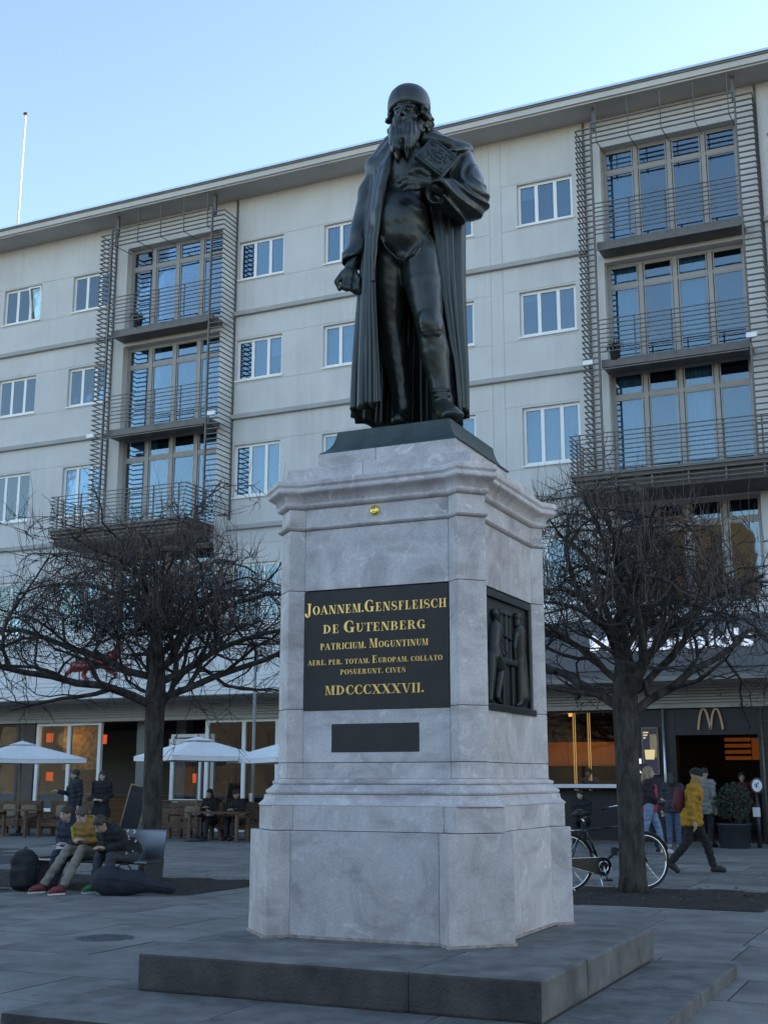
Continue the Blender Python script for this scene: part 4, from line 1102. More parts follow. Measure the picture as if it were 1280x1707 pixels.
rows = [  # right inner edge, right side, left side, left inner edge, down the coat
 ((-0.294, -0.200, 2.524), (-0.428, 0.020, 2.638), (0.504, 0.040, 2.649), (0.138, -0.020, 2.617)),
 ((-0.328, -0.240, 2.225), (-0.451, 0.020, 2.353), (0.470, 0.040, 2.363), (0.134, -0.060, 2.314)),
 ((-0.373, -0.250, 1.884), (-0.485, 0.020, 2.009), (0.454, 0.040, 2.018), (0.176, -0.090, 1.958)),
 ((-0.390, -0.250, 1.462), (-0.512, 0.020, 1.576), (0.442, 0.040, 1.585), (0.223, -0.090, 1.530)),
 ((-0.372, -0.250, 0.988), (-0.550, 0.020, 1.091), (0.441, 0.040, 1.098), (0.287, -0.080, 1.053)),
 ((-0.350, -0.250, 0.580), (-0.577, 0.020, 0.672), (0.447, 0.040, 0.679), (0.344, -0.080, 0.638)),
 ((-0.338, -0.250, 0.179), (-0.591, 0.020, 0.272), (0.441, 0.040, 0.267), (0.379, -0.060, 0.260))]
NS, NR = 220, 70
stations = []
for ri_, (a, b, c, d) in enumerate(rows):
    zz = (b[2] + c[2]) / 2; t_ = ri_/(len(rows)-1); bd = .30 + .12*t_
    stations.append([(a[0],a[1],zz),(a[0]*.55+b[0]*.45-.005,a[1]*.72,zz),(b[0],b[1],zz),(b[0]*.80,.24+.04*t_,zz),(b[0]*.42,bd-.02,zz),(0,bd+.02,zz),(c[0]*.45,bd-.02,zz),(c[0]*.84,.24+.04*t_,zz),(c[0],c[1],zz),(c[0]*.55+d[0]*.45+.005,d[1]*.72,zz),(d[0],d[1],zz)])
stations = np.array(stations)
S1 = np.array([catmull(st, NS) for st in stations])                    # rows x NS x 3
S2 = np.stack([catmull(S1[:, j], NR) for j in range(NS)], 1)            # NR x NS x 3
vs_ = []; rf = random.Random(21)
ph = [rf.uniform(0, 6.28) for _ in range(4)]
fold_s, fold_p, fold_a = [0.0], [0.0], [.8]         # folds of uneven width and depth round the coat
while fold_s[-1] < 1.02: fold_s.append(fold_s[-1] + rf.choice((.022,.034,.05,.075))*rf.uniform(.8,1.2)); fold_p.append(fold_p[-1] + math.pi); fold_a.append(rf.uniform(.5,1.35))
for i in range(NR):
    t_ = i/(NR-1)
    for j in range(NS):
        s_ = j/(NS-1); p = S2[i,j].copy()
        tg = S2[i,min(j+1,NS-1)] - S2[i,max(j-1,0)]; nn = np.array((tg[1], -tg[0], 0)); nn /= max(np.linalg.norm(nn), 1e-6)
        u = np.interp(s_ + .010*math.sin(2.4*t_ + 9*s_ + ph[0]), fold_s, fold_p)
        f = (1 - 2*abs(math.sin(u))**.75) * float(np.interp(s_, fold_s, fold_a))
        g = math.sin(2.3*u + ph[1] + 1.2*t_)
        amp = (.006 + .044*t_**.85) * (1 if .02 < s_ < .98 else .4)
        p += nn * (amp*f*.55 + amp*.30*g)
        if i == NR-1: p[2] += .022*math.sin(u*1.0+.8) + (.0 if s_ < .25 or s_ > .8 else -.05)
        vs_.append(tuple(p))
fs_ = [(i*NS+j, (i+1)*NS+j, (i+1)*NS+j+1, i*NS+j+1) for i in range(NR-1) for j in range(NS-1)]
sk = MB().add(vs_, fs_).build('coat_skirt', 'bronze', stat, smooth=True)
so_ = sk.modifiers.new('thick', 'SOLIDIFY'); so_.thickness = .028; so_.offset = 0
# foot of the drapery behind the legs, down to the plate
dr = SDF((-.5,-.1,-.02), (.5,.46,.45), .015)
dr.chain([(-.30,.20,.10),(-.10,.30,.08),(.12,.30,.08),(.32,.22,.10)], [.12,.13,.13,.11], k=.05)
dr.warp(lambda x, y, z: .014*np.sin(38*x+5*z))
dr.build('drapery_foot', 'bronze', stat)
# ------------------------------------------------------------------ two bare, flat-topped pollarded trees
mat('bark', (0.036, 0.030, 0.026), 0.95, var=0.55, scale=9, bump=0.9, bscale=28, col2=(0.085,0.070,0.058), stretch=(1,1,.35))
mat('twig_bark', (0.040, 0.031, 0.027), 0.9, var=0.3, scale=5)
mat('shoot_bark', (0.105, 0.070, 0.055), 0.85, var=0.3, scale=5)
def curve_pts(p, d, L, n, r, up=0.0, wig=.25):
    pts = [Vector(p)]; d = Vector(d).normalized()
    for i in range(n):
        d = d + Vector((r.gauss(0,wig), r.gauss(0,wig), r.gauss(0,wig*.8) + up))
        d.normalize(); pts.append(pts[-1] + d * (L/n))
    return pts, d
def flat_tree(loc, label, seed, trunk_r, fork, spread, ztop, zlow, rot0=0.0, high=1.5, lift=0.0, dens=17, tw=3):
    r = random.Random(seed)
    t = thing('bare_tree', label, 'tree', loc, 0, 'pollarded trees flanking the monument')
    tp = [Vector((0,0,-.05)), Vector((.01,0,.25)), Vector((.02,.01,1.0)), Vector((.0,.01,fork*.7)), Vector((0,0,fork)), Vector((.02,.0,fork+high*.4)), Vector((-.03,.03,fork+high*.8)), Vector((.02,.0,fork+high*1.1))]
    tr = [trunk_r*1.28, trunk_r*1.06, trunk_r*.98, trunk_r*.94, trunk_r*1.02, trunk_r*.80, trunk_r*.55, trunk_r*.30]
    mb = MB().tube(tp, tr, 16)
    for i, v in enumerate(mb.v):      # fluted, knobbly bark
        x, y, z = v; a = math.atan2(y, x); k = 1 + .05*math.sin(5*a+z*2) + .035*math.sin(9*a - z*5) + r.uniform(-.02,.02); mb.v[i] = (x*k, y*k, z)
    mb.build('trunk', 'bark', t, smooth=True)
    twigs, shoot = MB(), MB(); ends = []
    def roof_z(p): return ztop - .35*((p.x*p.x + p.y*p.y)/(spread*1.1)**2)
    def grow(p, d, L, rad, lvl, mb):
        n = (8, 6, 5, 4)[lvl]
        pts = [Vector(p)]; d = Vector(d).normalized(); wig = (.17, .24, .30, .32)[lvl]
        for i in range(n):
            q = pts[-1]; room = (roof_z(q) - q.z) / (ztop - fork)
            up = (.05 if lvl == 0 else .07) if room > .3 else -.10 - .2*max(0, -room)
            rad_ = math.hypot(q.x, q.y)
            if rad_ > spread*.62 and q.z < fork + .7: up -= .10        # the outer low branches droop
            if q.z < zlow: up += .3
            d = d + Vector((r.gauss(0,wig), r.gauss(0,wig), r.gauss(0,wig*.8) + up)); d.normalize()
            pts.append(q + d*(L/n))
        rr = [rad*(1 - .58*i/n) for i in range(n+1)]
        (mb if lvl < 2 else twigs).tube(pts, rr, 8 if lvl == 0 else (6 if lvl == 1 else 4), cap=False)
        if lvl >= 3: ends.append((pts[-1], d, rr[-1])); return
        kids = (7, 4, 2)[lvl]
        for k in range(kids):
            f = (k + .75 + r.uniform(-.3,.3)) / (kids + .1); f = min(.98, max(.12, f)); i = min(n-1, int(f*n)); q = pts[i].lerp(pts[i+1], f*n - i)
            base = (pts[i+1] - pts[i]).normalized()
            side = base.cross(Vector((r.gauss(0,.55), r.gauss(0,.55), 1))).normalized() * (1 if (k % 2) else -1)
            nd = base*.70 + side*r.uniform(.5,1.0) + Vector((0,0,r.uniform(-.40,.48)))
            grow(q, nd, L*r.uniform(.44,.62), max(.0082, rr[i]*r.uniform(.50,.66)), lvl+1, mb)
        ends.append((pts[-1], d, rr[-1]))
    NL = dens
    for i in range(NL):
        a = rot0 + i*2*math.pi*.382 + r.uniform(-.2,.2); lev = i/(NL-1)
        z0 = fork - .30 + (high+.25)*lev; el = lift + .12 + .85*lev**1.3 + r.uniform(-.12,.12)
        d = Vector((math.cos(a)*math.cos(el), math.sin(a)*math.cos(el), math.sin(el)))
        lb = MB(); grow(Vector((0,0,z0)) + d*trunk_r*.4, d, spread*(1.0 - .42*lev)*r.uniform(.85,1.1), trunk_r*r.uniform(.34,.50)*(1 - .35*lev), 0, lb)
        lb.build('branch', 'bark', t, smooth=True)
    for p, d, rad in ends:
        for k in range(tw):
            nd = d + Vector((r.gauss(0,.6), r.gauss(0,.6), r.gauss(.05,.45)))
            pts, _ = curve_pts(p, nd, r.uniform(.2,.55), 4, r, up=(-.10 if p.z < fork + .9 else .10), wig=.22)
            twigs.tube(pts, [.0070,.0060,.005,.004,.0025], 3, cap=False)
        if roof_z(p) - p.z < .55:
            for k in range(2):
                nd = Vector((r.gauss(0,.25), r.gauss(0,.25), 1)); b = p + Vector((r.gauss(0,.10), r.gauss(0,.10), 0))
                L = r.uniform(.2,.5) if r.random() < .88 else r.uniform(.5,.95)
                pts, _ = curve_pts(b, nd, L, 3, r, up=.12, wig=.12)
                shoot.tube(pts, [.0052,.0044,.0034,.002], 3, cap=False)
    tag(twigs.build('twigs', 'twig_bark', t), kind='stuff')
    tag(shoot.build('shoots', 'shoot_bark', t), kind='stuff')
    return t
flat_tree((-4.40, 18.05, 0), 'bare pollarded tree growing from the soil bed beside the parked bicycle', 5, .178, 2.75, 3.3, 4.50, 2.5, rot0=.4, high=1.3, lift=.42, dens=14, tw=2)
flat_tree((-12.05, 17.1, 0), 'bare pollarded tree behind the steel bench, left of the monument', 8, .160, 3.0, 3.9, 4.50, 2.45, rot0=1.9, high=1.1, lift=.12, dens=16)
# ------------------------------------------------------------------ people
mat('skin', (0.42, 0.27, 0.20), 0.55, var=.08, scale=8)
mat('skin_pale', (0.50, 0.35, 0.28), 0.55, var=.08, scale=8)
CL = {}
def cloth(c, rough=.9):
    k = tuple(c) + (rough,)
    if k not in CL: CL[k] = mat('cloth_%d' % (len(CL)+1), c, rough, var=.22, scale=7, bump=.5, bscale=45)
    return CL[k]
def A(*p): return np.array(p, float)
def base_pose():
    J = {}
    for s, n in ((-1, 'r'), (1, 'l')):
        J['hip'+n] = A(s*.095,0,.93); J['knee'+n] = A(s*.10,-.02,.50); J['ank'+n] = A(s*.105,.02,.085); J['toe'+n] = A(s*.13,-.15,.045)
        J['sho'+n] = A(s*.185,0,1.435); J['elb'+n] = A(s*.235,.03,1.15); J['wri'+n] = A(s*.235,-.03,.90); J['fin'+n] = A(s*.23,-.05,.74)
    J['pel'] = A(0,0,.97); J['chest'] = A(0,0,1.28); J['neck'] = A(0,.0,1.49); J['head'] = A(0,-.015,1.64); J['hrot'] = (0,0,0)
    return J
def walk_pose(st=.33, arm=.12):
    J = base_pose()
    J['kneel'] = A(.09,-.22*st/.33,.53); J['ankl'] = A(.09,-st,.09); J['toel'] = A(.10,-st-.17,.06)
    J['kneer'] = A(-.09,.10,.50); J['ankr'] = A(-.09,st+.06,.17); J['toer'] = A(-.10,st-.06,.045)
    J['elbr'] = A(-.24,-.05-arm*.3,1.16); J['wrir'] = A(-.23,-.10-arm,.92); J['finr'] = A(-.22,-.15-arm,.78)
    J['elbl'] = A(.24,.10+arm*.4,1.16); J['wril'] = A(.23,.08+arm,.92); J['finl'] = A(.22,.06+arm,.77)
    return J
def sit_pose(seat=.45, lean=18, knee=.42, foot=(.52,.50), spread=.11, hands=(-.33,.80), nod=20):
    J = base_pose(); z = seat + .10; l = R(lean); ax = A(0,-math.sin(l),math.cos(l))
    J['pel'] = A(0,0,z); J['chest'] = A(0,0,z) + ax*.33; J['neck'] = A(0,0,z) + ax*.54 + A(0,-.02,0); J['head'] = J['neck'] + A(0,-math.sin(l+.2)*.15,math.cos(l+.2)*.15); J['hrot'] = (nod,0,0)
    for i, (s, n) in enumerate(((-1,'r'),(1,'l'))):
        J['hip'+n] = A(s*.10,0,z-.02); J['knee'+n] = A(s*spread,-knee,z+.0); J['ank'+n] = A(s*spread*.95,-foot[i],.085); J['toe'+n] = A(s*spread,-foot[i]-.17,.045)
        J['sho'+n] = A(s*.18,0,z) + ax*.48; J['elb'+n] = A(s*.23,-.10,z) + ax*.24; J['wri'+n] = A(s*.06,hands[0],hands[1]); J['fin'+n] = A(s*.02,hands[0]-.11,hands[1]+.03)
    return J
def hand_sdf(f, w, t, s=1):
    d = t - w; L = np.linalg.norm(d); d = d/L; side = np.cross(d, A(0,0,1)); side = side/np.linalg.norm(side) if np.linalg.norm(side) > .1 else A(1,0,0)
    up = np.cross(side, d)
    f.chain([w, w + d*.045, w + d*.085], [.026,.034,.034], k=.01)
    for i, (o, ln) in enumerate(((-.030,.085),(-.010,.095),(.010,.090),(.030,.072))):
        a = w + d*.085 + side*o; b = a + d*ln*.55 - up*.008; c = b + d*ln*.40 - up*.03
        f.chain([a,b,c], [.0125,.0115,.009], k=.004)
    f.chain([w + d*.03 - side*.03, w + d*.06 - side*.055, w + d*.095 - side*.055], [.015,.013,.010], k=.006)
def person(label, loc, rz, J, scale=1.0, skin='skin', hair=(.04,.03,.025), style='short', top=(.02,.02,.025), hem=.86, trousers=(.02,.02,.025), shoes=(.02,.02,.02), sole=None, slim=1.0, collar=True, loose=1.0, group=None, hat=None, hooded=False):
    t = thing('person', label, 'person', loc, rz, group); t.scale = (scale,)*3
    pts = np.array([v for k, v in J.items() if k != 'hrot']); lo = pts.min(0) - .22; hi = pts.max(0) + .24; lo[2] = -.03
    h = .0135
    hr = J['hrot']; HM = np.array(Euler([R(a) for a in hr]).to_matrix()); hc = J['head']
    def hp(x, y, z): return hc + HM @ A(x, y, z)
    f = SDF(lo, hi, h)
    f.ell(hp(0,.008,.025), (.076,.096,.095), hr).ell(hp(0,-.022,-.03), (.060,.072,.085), hr, k=.03)
    f.cap(hp(0,-.085,.012), hp(0,-.112,-.028), .010, .016, k=.012)
    for s in (-1, 1):
        f.ell(hp(s*.030,-.098,.012), (.018,.016,.012), hr, k=.008, sub=True); f.ell(hp(s*.076,.005,-.005), (.012,.022,.032), hr, k=.008)
    f.cap(hp(-.022,-.090,-.066), hp(.022,-.090,-.066), .009, k=.008)
    f.cap(hp(0,.015,-.07), J['neck']-A(0,0,.04), .052, .058, k=.02)
    f.chain([J['chest']*.5+J['neck']*.5, J['chest'], J['pel']], [.11,.13,.12], k=.05)
    f.cap(J['shor'], J['shol'], .062, k=.04)
    for n in 'rl':
        f.chain([J['sho'+n], J['elb'+n], J['wri'+n]], [.055,.043,.028], k=.02); hand_sdf(f, J['wri'+n], J['fin'+n])
        f.chain([J['hip'+n], J['knee'+n], J['ank'+n]], [.088,.056,.038], k=.03); f.cap(J['ank'+n]-A(0,0,.03), J['toe'+n], .036, .03, k=.02)
    f.build('body', skin, t)
    fc = MB()
    for s in (-1, 1): fc.tube([hp(s*.030-.010,-.087,.012), hp(s*.030,-.091,.014), hp(s*.030+.010,-.087,.012)], [.003,.0055,.003], 6)
    fc.build('eyes', cloth((.03,.022,.018), .3), t)
    br = MB()
    for s in (-1, 1): br.tube([hp(s*.016,-.096,.031), hp(s*.032,-.094,.036), hp(s*.050,-.084,.030)], [.003,.0045,.002], 5)
    br.build('eyebrows', cloth(hair, .6), t)
    MB().tube([hp(-.022,-.094,-.064), hp(0,-.101,-.062), hp(.022,-.094,-.064)], [.002,.0055,.002], 6).build('lips', cloth((.30,.13,.11), .5), t)
    # jacket or coat
    g = SDF(lo, hi, h); q = slim
    pel, ch = J['pel'], J['chest']; ax = ch - pel; ax = ax/np.linalg.norm(ax)
    nk = J['neck']
    up_ = (nk - ch); up_ /= np.linalg.norm(up_)
    g.cap(J['shor'], J['shol'], .082*q, k=.05); g.cap(J['shor']*.75+J['shol']*.25-up_*.10, J['shol']*.75+J['shor']*.25-up_*.10, .115*q, k=.06)
    upright = abs(ax[2]) > .93
    bot = pel - A(0,0,max(0,.97-hem)) if upright else pel - ax*.02
    lean_ = math.degrees(math.atan2(-ax[1], ax[2]))
    mid = (nk*.82+ch*.18 + bot)/2; hl_ = np.linalg.norm(nk*.82+ch*.18 - bot)/2
    g.box(mid, (.178*q, .138*q*(.5+.5*loose), hl_+.04), (lean_, 0, 0), rd=.12, k=.05)
    g.box(bot+A(0,-.0,.10), (.185*q*loose, .165*q*loose, .18), (lean_ if not upright else 0, 0, 0), rd=.13, k=.06)
    if upright: g.box((0,bot[1],hem-.15), (.5,.5,.15), k=.008, sub=True)
    for n in 'rl':
        w = J['wri'+n]; e = J['elb'+n]; dd = (w-e)/np.linalg.norm(w-e)
        g.chain([J['sho'+n], e, w], [.082*q,.066*q,.050*q], k=.03)
        g.cap(w + dd*.004, w + dd*.09, .036, .04, k=.004, sub=True)
    if collar: g.cap(nk+A(0,.0,-.06), nk+A(0,.0,.045), .088, .072, k=.03); g.ell(hp(0,-.02,-.02), (.068,.085,.10), hr, k=.008, sub=True)
    if hooded: g.ell(nk+A(0,.10,.03), (.12,.075,.09), k=.03); g.ell(nk+A(0,.05,.10), (.08,.06,.06), k=.02, sub=True)
    sd_ = random.Random(label).random()*9
    g.warp(lambda x, y, z: .008*np.sin(36*z+11*x+sd_)*np.sin(19*x-13*z+sd_) + .006*np.sin(58*z-22*y+sd_) + .004*np.sin(70*x+30*z))
    jk = g.build('jacket', cloth(top), t)
    if upright and collar:          # front closure and pocket welts
        fr = bot[1] - .152*q*loose; MB().tube([(0, fr+.012, hem+.03), (0, fr, hem+.2), (0, ch[1]-.142*q*(.5+.5*loose), 1.26)], .006, 5).build('zip', cloth(tuple(c*.45 for c in top)), jk)
        for s in (-1, 1): MB().tube([(s*.10, fr+.016, hem+.24), (s*.14, fr+.04, hem+.10)], .008, 5).build('pocket_welt', cloth(tuple(c*.5 for c in top)), jk)
    l = SDF(lo, hi, h)
    if upright: l.cap(J['hipr']+A(0,0,.04), J['hipl']+A(0,0,.04), .105*q, k=.04)
    else: l.cap(J['hipr'], J['hipl'], .11*q, k=.04)
    for n in 'rl':
        a = J['ank'+n]; k_ = J['knee'+n]; dd = (a-k_)/np.linalg.norm(a-k_)
        l.chain([J['hip'+n], k_, a], [.107*q,.076*q,.060*q], k=.03); l.cap(a+dd*.01, a+dd*.15, .065, .08, k=.004, sub=True)
    l.warp(lambda x, y, z: .0045*np.sin(41*z+9*y+sd_)*np.sin(23*x+8*z) + .004*np.sin(66*z-17*x+sd_))
    l.build('trousers', cloth(trousers), t)
    for n in 'rl':
        a, b = J['ank'+n], J['toe'+n]; hi_ = np.maximum(a, b)+.12; lo_ = np.minimum(a, b)-.12
        s_ = SDF(lo_, hi_, .010); d2 = (b-a)*A(1,1,0); d2 /= max(np.linalg.norm(d2), 1e-6); pitch = b[2] - (a[2]-.04)
        s_.chain([a+A(0,0,-.005), a*.4+b*.6+A(0,0,.008), b], [.050,.048,.038], k=.02); s_.cap(a-d2*.03-A(0,0,.035), b-A(0,0,.012), .034, .03, k=.02)
        if a[2] < .12: s_.box((lo_+hi_)/2*A(1,1,0)+A(0,0,-.09), (.3,.3,.095), k=.006, sub=True)
        sh = s_.build('shoe', cloth(shoes, .6), t)
        if sole is not None and a[2] < .12:
            m_ = MB(); mid = a-d2*.045; tip = b+d2*.045; sdv = A(-d2[1], d2[0], 0)
            P_ = [mid+sdv*.032, a*.5+b*.5+sdv*.042, b+sdv*.040, tip, b-sdv*.040, a*.5+b*.5-sdv*.042, mid-sdv*.032]
            m_.prism([(p[0], p[1]) for p in P_], .001, .024); m_.build('sole', cloth(sole, .7), sh)
    # hair / hats
    hs = SDF(hc-.26, hc+A(.22,.26,.2), .0085) if style != 'long' else SDF(hc-A(.22,.26,.46), hc+A(.22,.26,.2), .0085)
    if hat is None or style == 'long':
        hs.ell(hp(0,.020,.040), (.088,.106,.100), hr)
        hs.ell(hp(0,-.085,-.035), (.064,.055,.085), hr, k=.012, sub=True)
        if style == 'long':
            for s in (-1, 1): hs.chain([hp(s*.075,.02,.02), hp(s*.085,.02,-.10), hp(s*.09,.00,-.24)], [.03,.034,.016], k=.02)
            hs.chain([hp(0,.08,.0), hp(0,.10,-.14), hp(0,.09,-.28)], [.07,.075,.03], k=.03)
        if style == 'bun': hs.ell(hp(0,.10,.10), (.05,.05,.045), hr, k=.015)
        hs.warp(lambda x, y, z: .004*np.sin(150*x+40*z)*np.sin(60*z+50*y))
        hs.build('hair', cloth(hair, .6), t)
    if hat is not None:
        hh = SDF(hc-.22, hc+.24, .0085)
        hh.ell(hp(0,.015,.055), (.094,.112,.092), hr); hh.box(hp(0,0,-.07), (.2,.2,.10), hr, k=.008, sub=True)
        hh.chain([hp(.092*math.cos(a), .015+.108*math.sin(a), .035) for a in np.linspace(0, 2*math.pi, 17)], [.014]*17, k=.01)
        hh.build('hat', cloth(hat), t)
    return t
# the three young people on the bench
J = sit_pose(.42, 24, .40, (.45,.62), .10, (-.30,.66), 12)
k1_ = person('young person in dark blue jacket with lime stripe, leftmost of the three on the bench', (-12.22,15.52,0), -6, J, .95, 'skin_pale', (.05,.035,.025), top=(.022,.028,.05), trousers=(.03,.038,.06), shoes=(.03,.02,.02), group='young people on the steel bench')
f = SDF((-.3,-.6,.5),(.3,.2,1.2),.012); f.chain([(.12,-.17,1.02),(.13,-.29,.92),(.14,-.27,.78),(.14,-.18,.66)], [.028,.032,.032,.028], k=.01); f.build('lime_stripe', cloth((.30,.36,.02)), k1_)
J = sit_pose(.42, 30, .40, (.86,.80), .13, (-.34,.72), 30); J['kneer'] = A(-.16,-.48,.60); J['kneel'] = A(.10,-.46,.60)
J['ankr'] = A(-.22,-.92,.085); J['toer'] = A(-.30,-1.06,.045); J['ankl'] = A(.22,-.98,.085); J['toel'] = A(.16,-1.14,.045)
person('young person in mustard jacket and beige trousers with red shoes looking at a phone', (-11.83,15.46,0), -4, J, .97, 'skin_pale', (.085,.06,.045), top=(.30,.155,.035), trousers=(.22,.195,.15), shoes=(.20,.025,.03), sole=(.75,.72,.7), hooded=True, group='young people on the steel bench')
J = sit_pose(.42, 46, .42, (.50,.44), .13, (-.46,.62), 42)
k3 = person('hunched young person in black printed jacket, nearest the free end of the bench', (-11.22,15.36,0), -12, J, .98, 'skin', (.05,.032,.022), top=(.016,.016,.018), trousers=(.045,.05,.055), shoes=(.04,.15,.05), sole=(.7,.7,.68), hooded=True, group='young people on the steel bench')
mp_ = MB(); rp_ = random.Random(3)
for i in range(9):      # white print on the jacket's side
    a = A(.222, -.10, .55) + A(0, rp_.uniform(-.12,.06), rp_.uniform(.02,.36)); b = a + A(rp_.uniform(-.01,.012), rp_.uniform(-.04,.04), rp_.uniform(-.05,.05)); mp_.tube([a, (a+b)/2+A(.006,.01,0), b], [.010,.012,.008], 5)
mp_.build('printed_mark', cloth((.62,.62,.60)), k3)
# standing pair behind
J = base_pose(); J['elbr'] = A(-.25,-.10,1.18); J['wrir'] = A(-.30,-.32,1.22); J['finr'] = A(-.33,-.45,1.24); J['hrot'] = (8,0,-22); J['head'] = A(-.02,-.03,1.635)
person('person in long dark coat standing by the café benches with one hand raised', (-21.35,26.85,-.01), -25, J, 1.05, 'skin', (.02,.016,.014), top=(.018,.02,.028), hem=.55, trousers=(.018,.018,.022), loose=1.15)
J = base_pose(); J['hrot'] = (14,0,8); J['wrir'] = A(-.12,-.20,1.02); J['finr'] = A(-.03,-.26,1.05); J['wril'] = A(.12,-.20,1.0); J['finl'] = A(.03,-.26,1.04)
person('hooded woman in black coat facing forward beside the person with the raised hand', (-20.72,27.15,-.01), 12, J, 1.03, 'skin_pale', (.02,.015,.012), style='long', top=(.014,.014,.016), hem=.60, trousers=(.015,.015,.018), loose=1.2)
# two at the café table
J = sit_pose(.46, 8, .40, (.42,.46), .12, (-.30,.86), 6); J['wrir'] = A(-.10,-.16,1.10); J['finr'] = A(-.06,-.12,1.24)
person('seated café guest in dark coat holding a hand to the cheek', (-18.62,29.25,-.01), 0, J, .98, 'skin_pale', (.025,.018,.014), style='long', top=(.02,.017,.017), trousers=(.03,.035,.05))
J = sit_pose(.46, 12, .40, (.42,.46), .12, (-.34,.80), 12)
person('seated café guest in a dark purple knit cap at the wooden table', (-17.72,29.25,-.01), -8, J, .98, 'skin_pale', (.05,.03,.02), top=(.018,.018,.022), trousers=(.025,.028,.04), hat=(.075,.03,.06))
# right-hand side
J = walk_pose(.33, .06); J['hrot'] = (14,0,0); J['chest'] = A(0,-.05,1.28); J['neck'] = A(0,-.08,1.48); J['head'] = A(0,-.12,1.62)
for n in 'rl': J['sho'+n] = J['sho'+n] + A(0,-.05,-.01); J['elb'+n] = J['elb'+n] + A(0,-.02,0)
J['elbr'] = A(-.25,-.02,1.14); J['wrir'] = A(-.25,-.05,.88); J['finr'] = A(-.24,-.07,.74)
ym = person('man in mustard yellow jacket and black knit cap striding past the parked bicycle', (-4.36,22.4,-.01), 100, J, 1.02, 'skin', (.45,.44,.42), top=(.42,.205,.022), hem=.79, trousers=(.016,.015,.014), shoes=(.02,.016,.013), hat=(.018,.018,.02), loose=1.12)
rk = SDF((-.25,.05,.95), (.25,.36,1.5), .012); rk.ell((0,.19,1.22), (.15,.10,.21), k=.03); rk.ell((0,.26,1.15), (.11,.05,.11), k=.03); rk.build('rucksack', cloth((.14,.03,.035)), ym)
st_ = MB()
for s in (-1, 1): st_.tube([(s*.12,.12,1.40),(s*.13,-.03,1.50),(s*.135,-.14,1.40),(s*.14,-.16,1.22),(s*.15,-.06,1.05)], .014, 6)
st_.build('shoulder_strap', cloth((.10,.045,.02)), ym)
J = base_pose(); J['hrot'] = (4,0,30); J['elbl'] = A(.24,-.02,1.16); J['wril'] = A(.18,-.14,1.0); J['finl'] = A(.10,-.20,.96)
person('person in pale grey coat standing in front of the dark doorway', (-5.66,30.9,-.01), 160, J, 1.05, 'skin', (.03,.022,.018), top=(.19,.185,.165), hem=.74, trousers=(.02,.02,.022), loose=1.15, hat=(.025,.024,.026))
J = walk_pose(.22, .05); J['elbr'] = A(-.22,-.06,1.15); J['wrir'] = A(-.14,-.20,1.08); J['finr'] = A(-.06,-.26,1.10); J['elbl'] = A(.22,-.06,1.15); J['wril'] = A(.14,-.2,1.05); J['finl'] = A(.06,-.26,1.08)
wm = person('blonde woman in dark jacket over a pink top and light blue jeans', (-6.22,27.4,-.01), 95, J, 1.06, 'skin_pale', (.30,.20,.11), style='long', top=(.028,.015,.02), hem=.98, trousers=(.17,.24,.36), shoes=(.5,.42,.40), slim=.92)
pk = SDF((-.22,-.22,.78), (.22,.22,1.42), .012); pk.chain([(0,-.062,1.34),(0,-.056,1.05),(0,.0,.92)], [.105,.125,.150], k=.03); pk.box((0,0,.70), (.4,.4,.14), k=.01, sub=True); pk.build('pink_top', cloth((.42,.045,.09)), wm)
J = walk_pose(.18, .04); J['hrot'] = (0,0,-6)
person('dark-haired woman in profile just behind the blonde woman', (-6.42,28.0,-.01), 95, J, 1.09, 'skin_pale', (.022,.016,.014), style='bun', top=(.02,.02,.035), hem=.80, trousers=(.02,.025,.04), slim=.92)
J = base_pose(); J['hrot'] = (8,0,0)
person('person in charcoal jacket and blue jeans seen from behind near the shop doorway', (-6.28,30.1,-.01), 190, J, 1.0, 'skin', (.02,.016,.014), style='long', top=(.035,.034,.042), hem=.84, trousers=(.065,.10,.17), shoes=(.3,.3,.3))
J = base_pose(); J['wrir'] = A(-.10,-.22,1.05); J['finr'] = A(-.02,-.30,1.06)
person('person in dark red coat standing inside the shop doorway', (-5.2,33.7,0), 20, J, 1.0, 'skin', (.03,.02,.02), top=(.10,.018,.014), hem=.7, trousers=(.03,.03,.03))
J = sit_pose(.70, 14, .34, (.30,.30), .12, (-.30,1.12), 14); J['ankr'] = A(-.1,-.30,.30); J['ankl'] = A(.1,-.30,.30); J['toer'] = A(-.1,-.45,.27); J['toel'] = A(.1,-.45,.27)
person('woman behind the restaurant window eating at the white counter', (-9.35,34.15,.12), 0, J, 1.12, 'skin_pale', (.018,.014,.012), style='bun', top=(.07,.075,.085), trousers=(.03,.03,.04))
J = sit_pose(.45, 14, .40, (.40,.42), .12, (-.34,.78), 16)
person('person with a black hood seated outside below the white window counter', (-8.95,31.75,-.01), 0, J, 1.0, 'skin_pale', (.012,.012,.013), style='long', top=(.014,.014,.016), trousers=(.02,.02,.024))
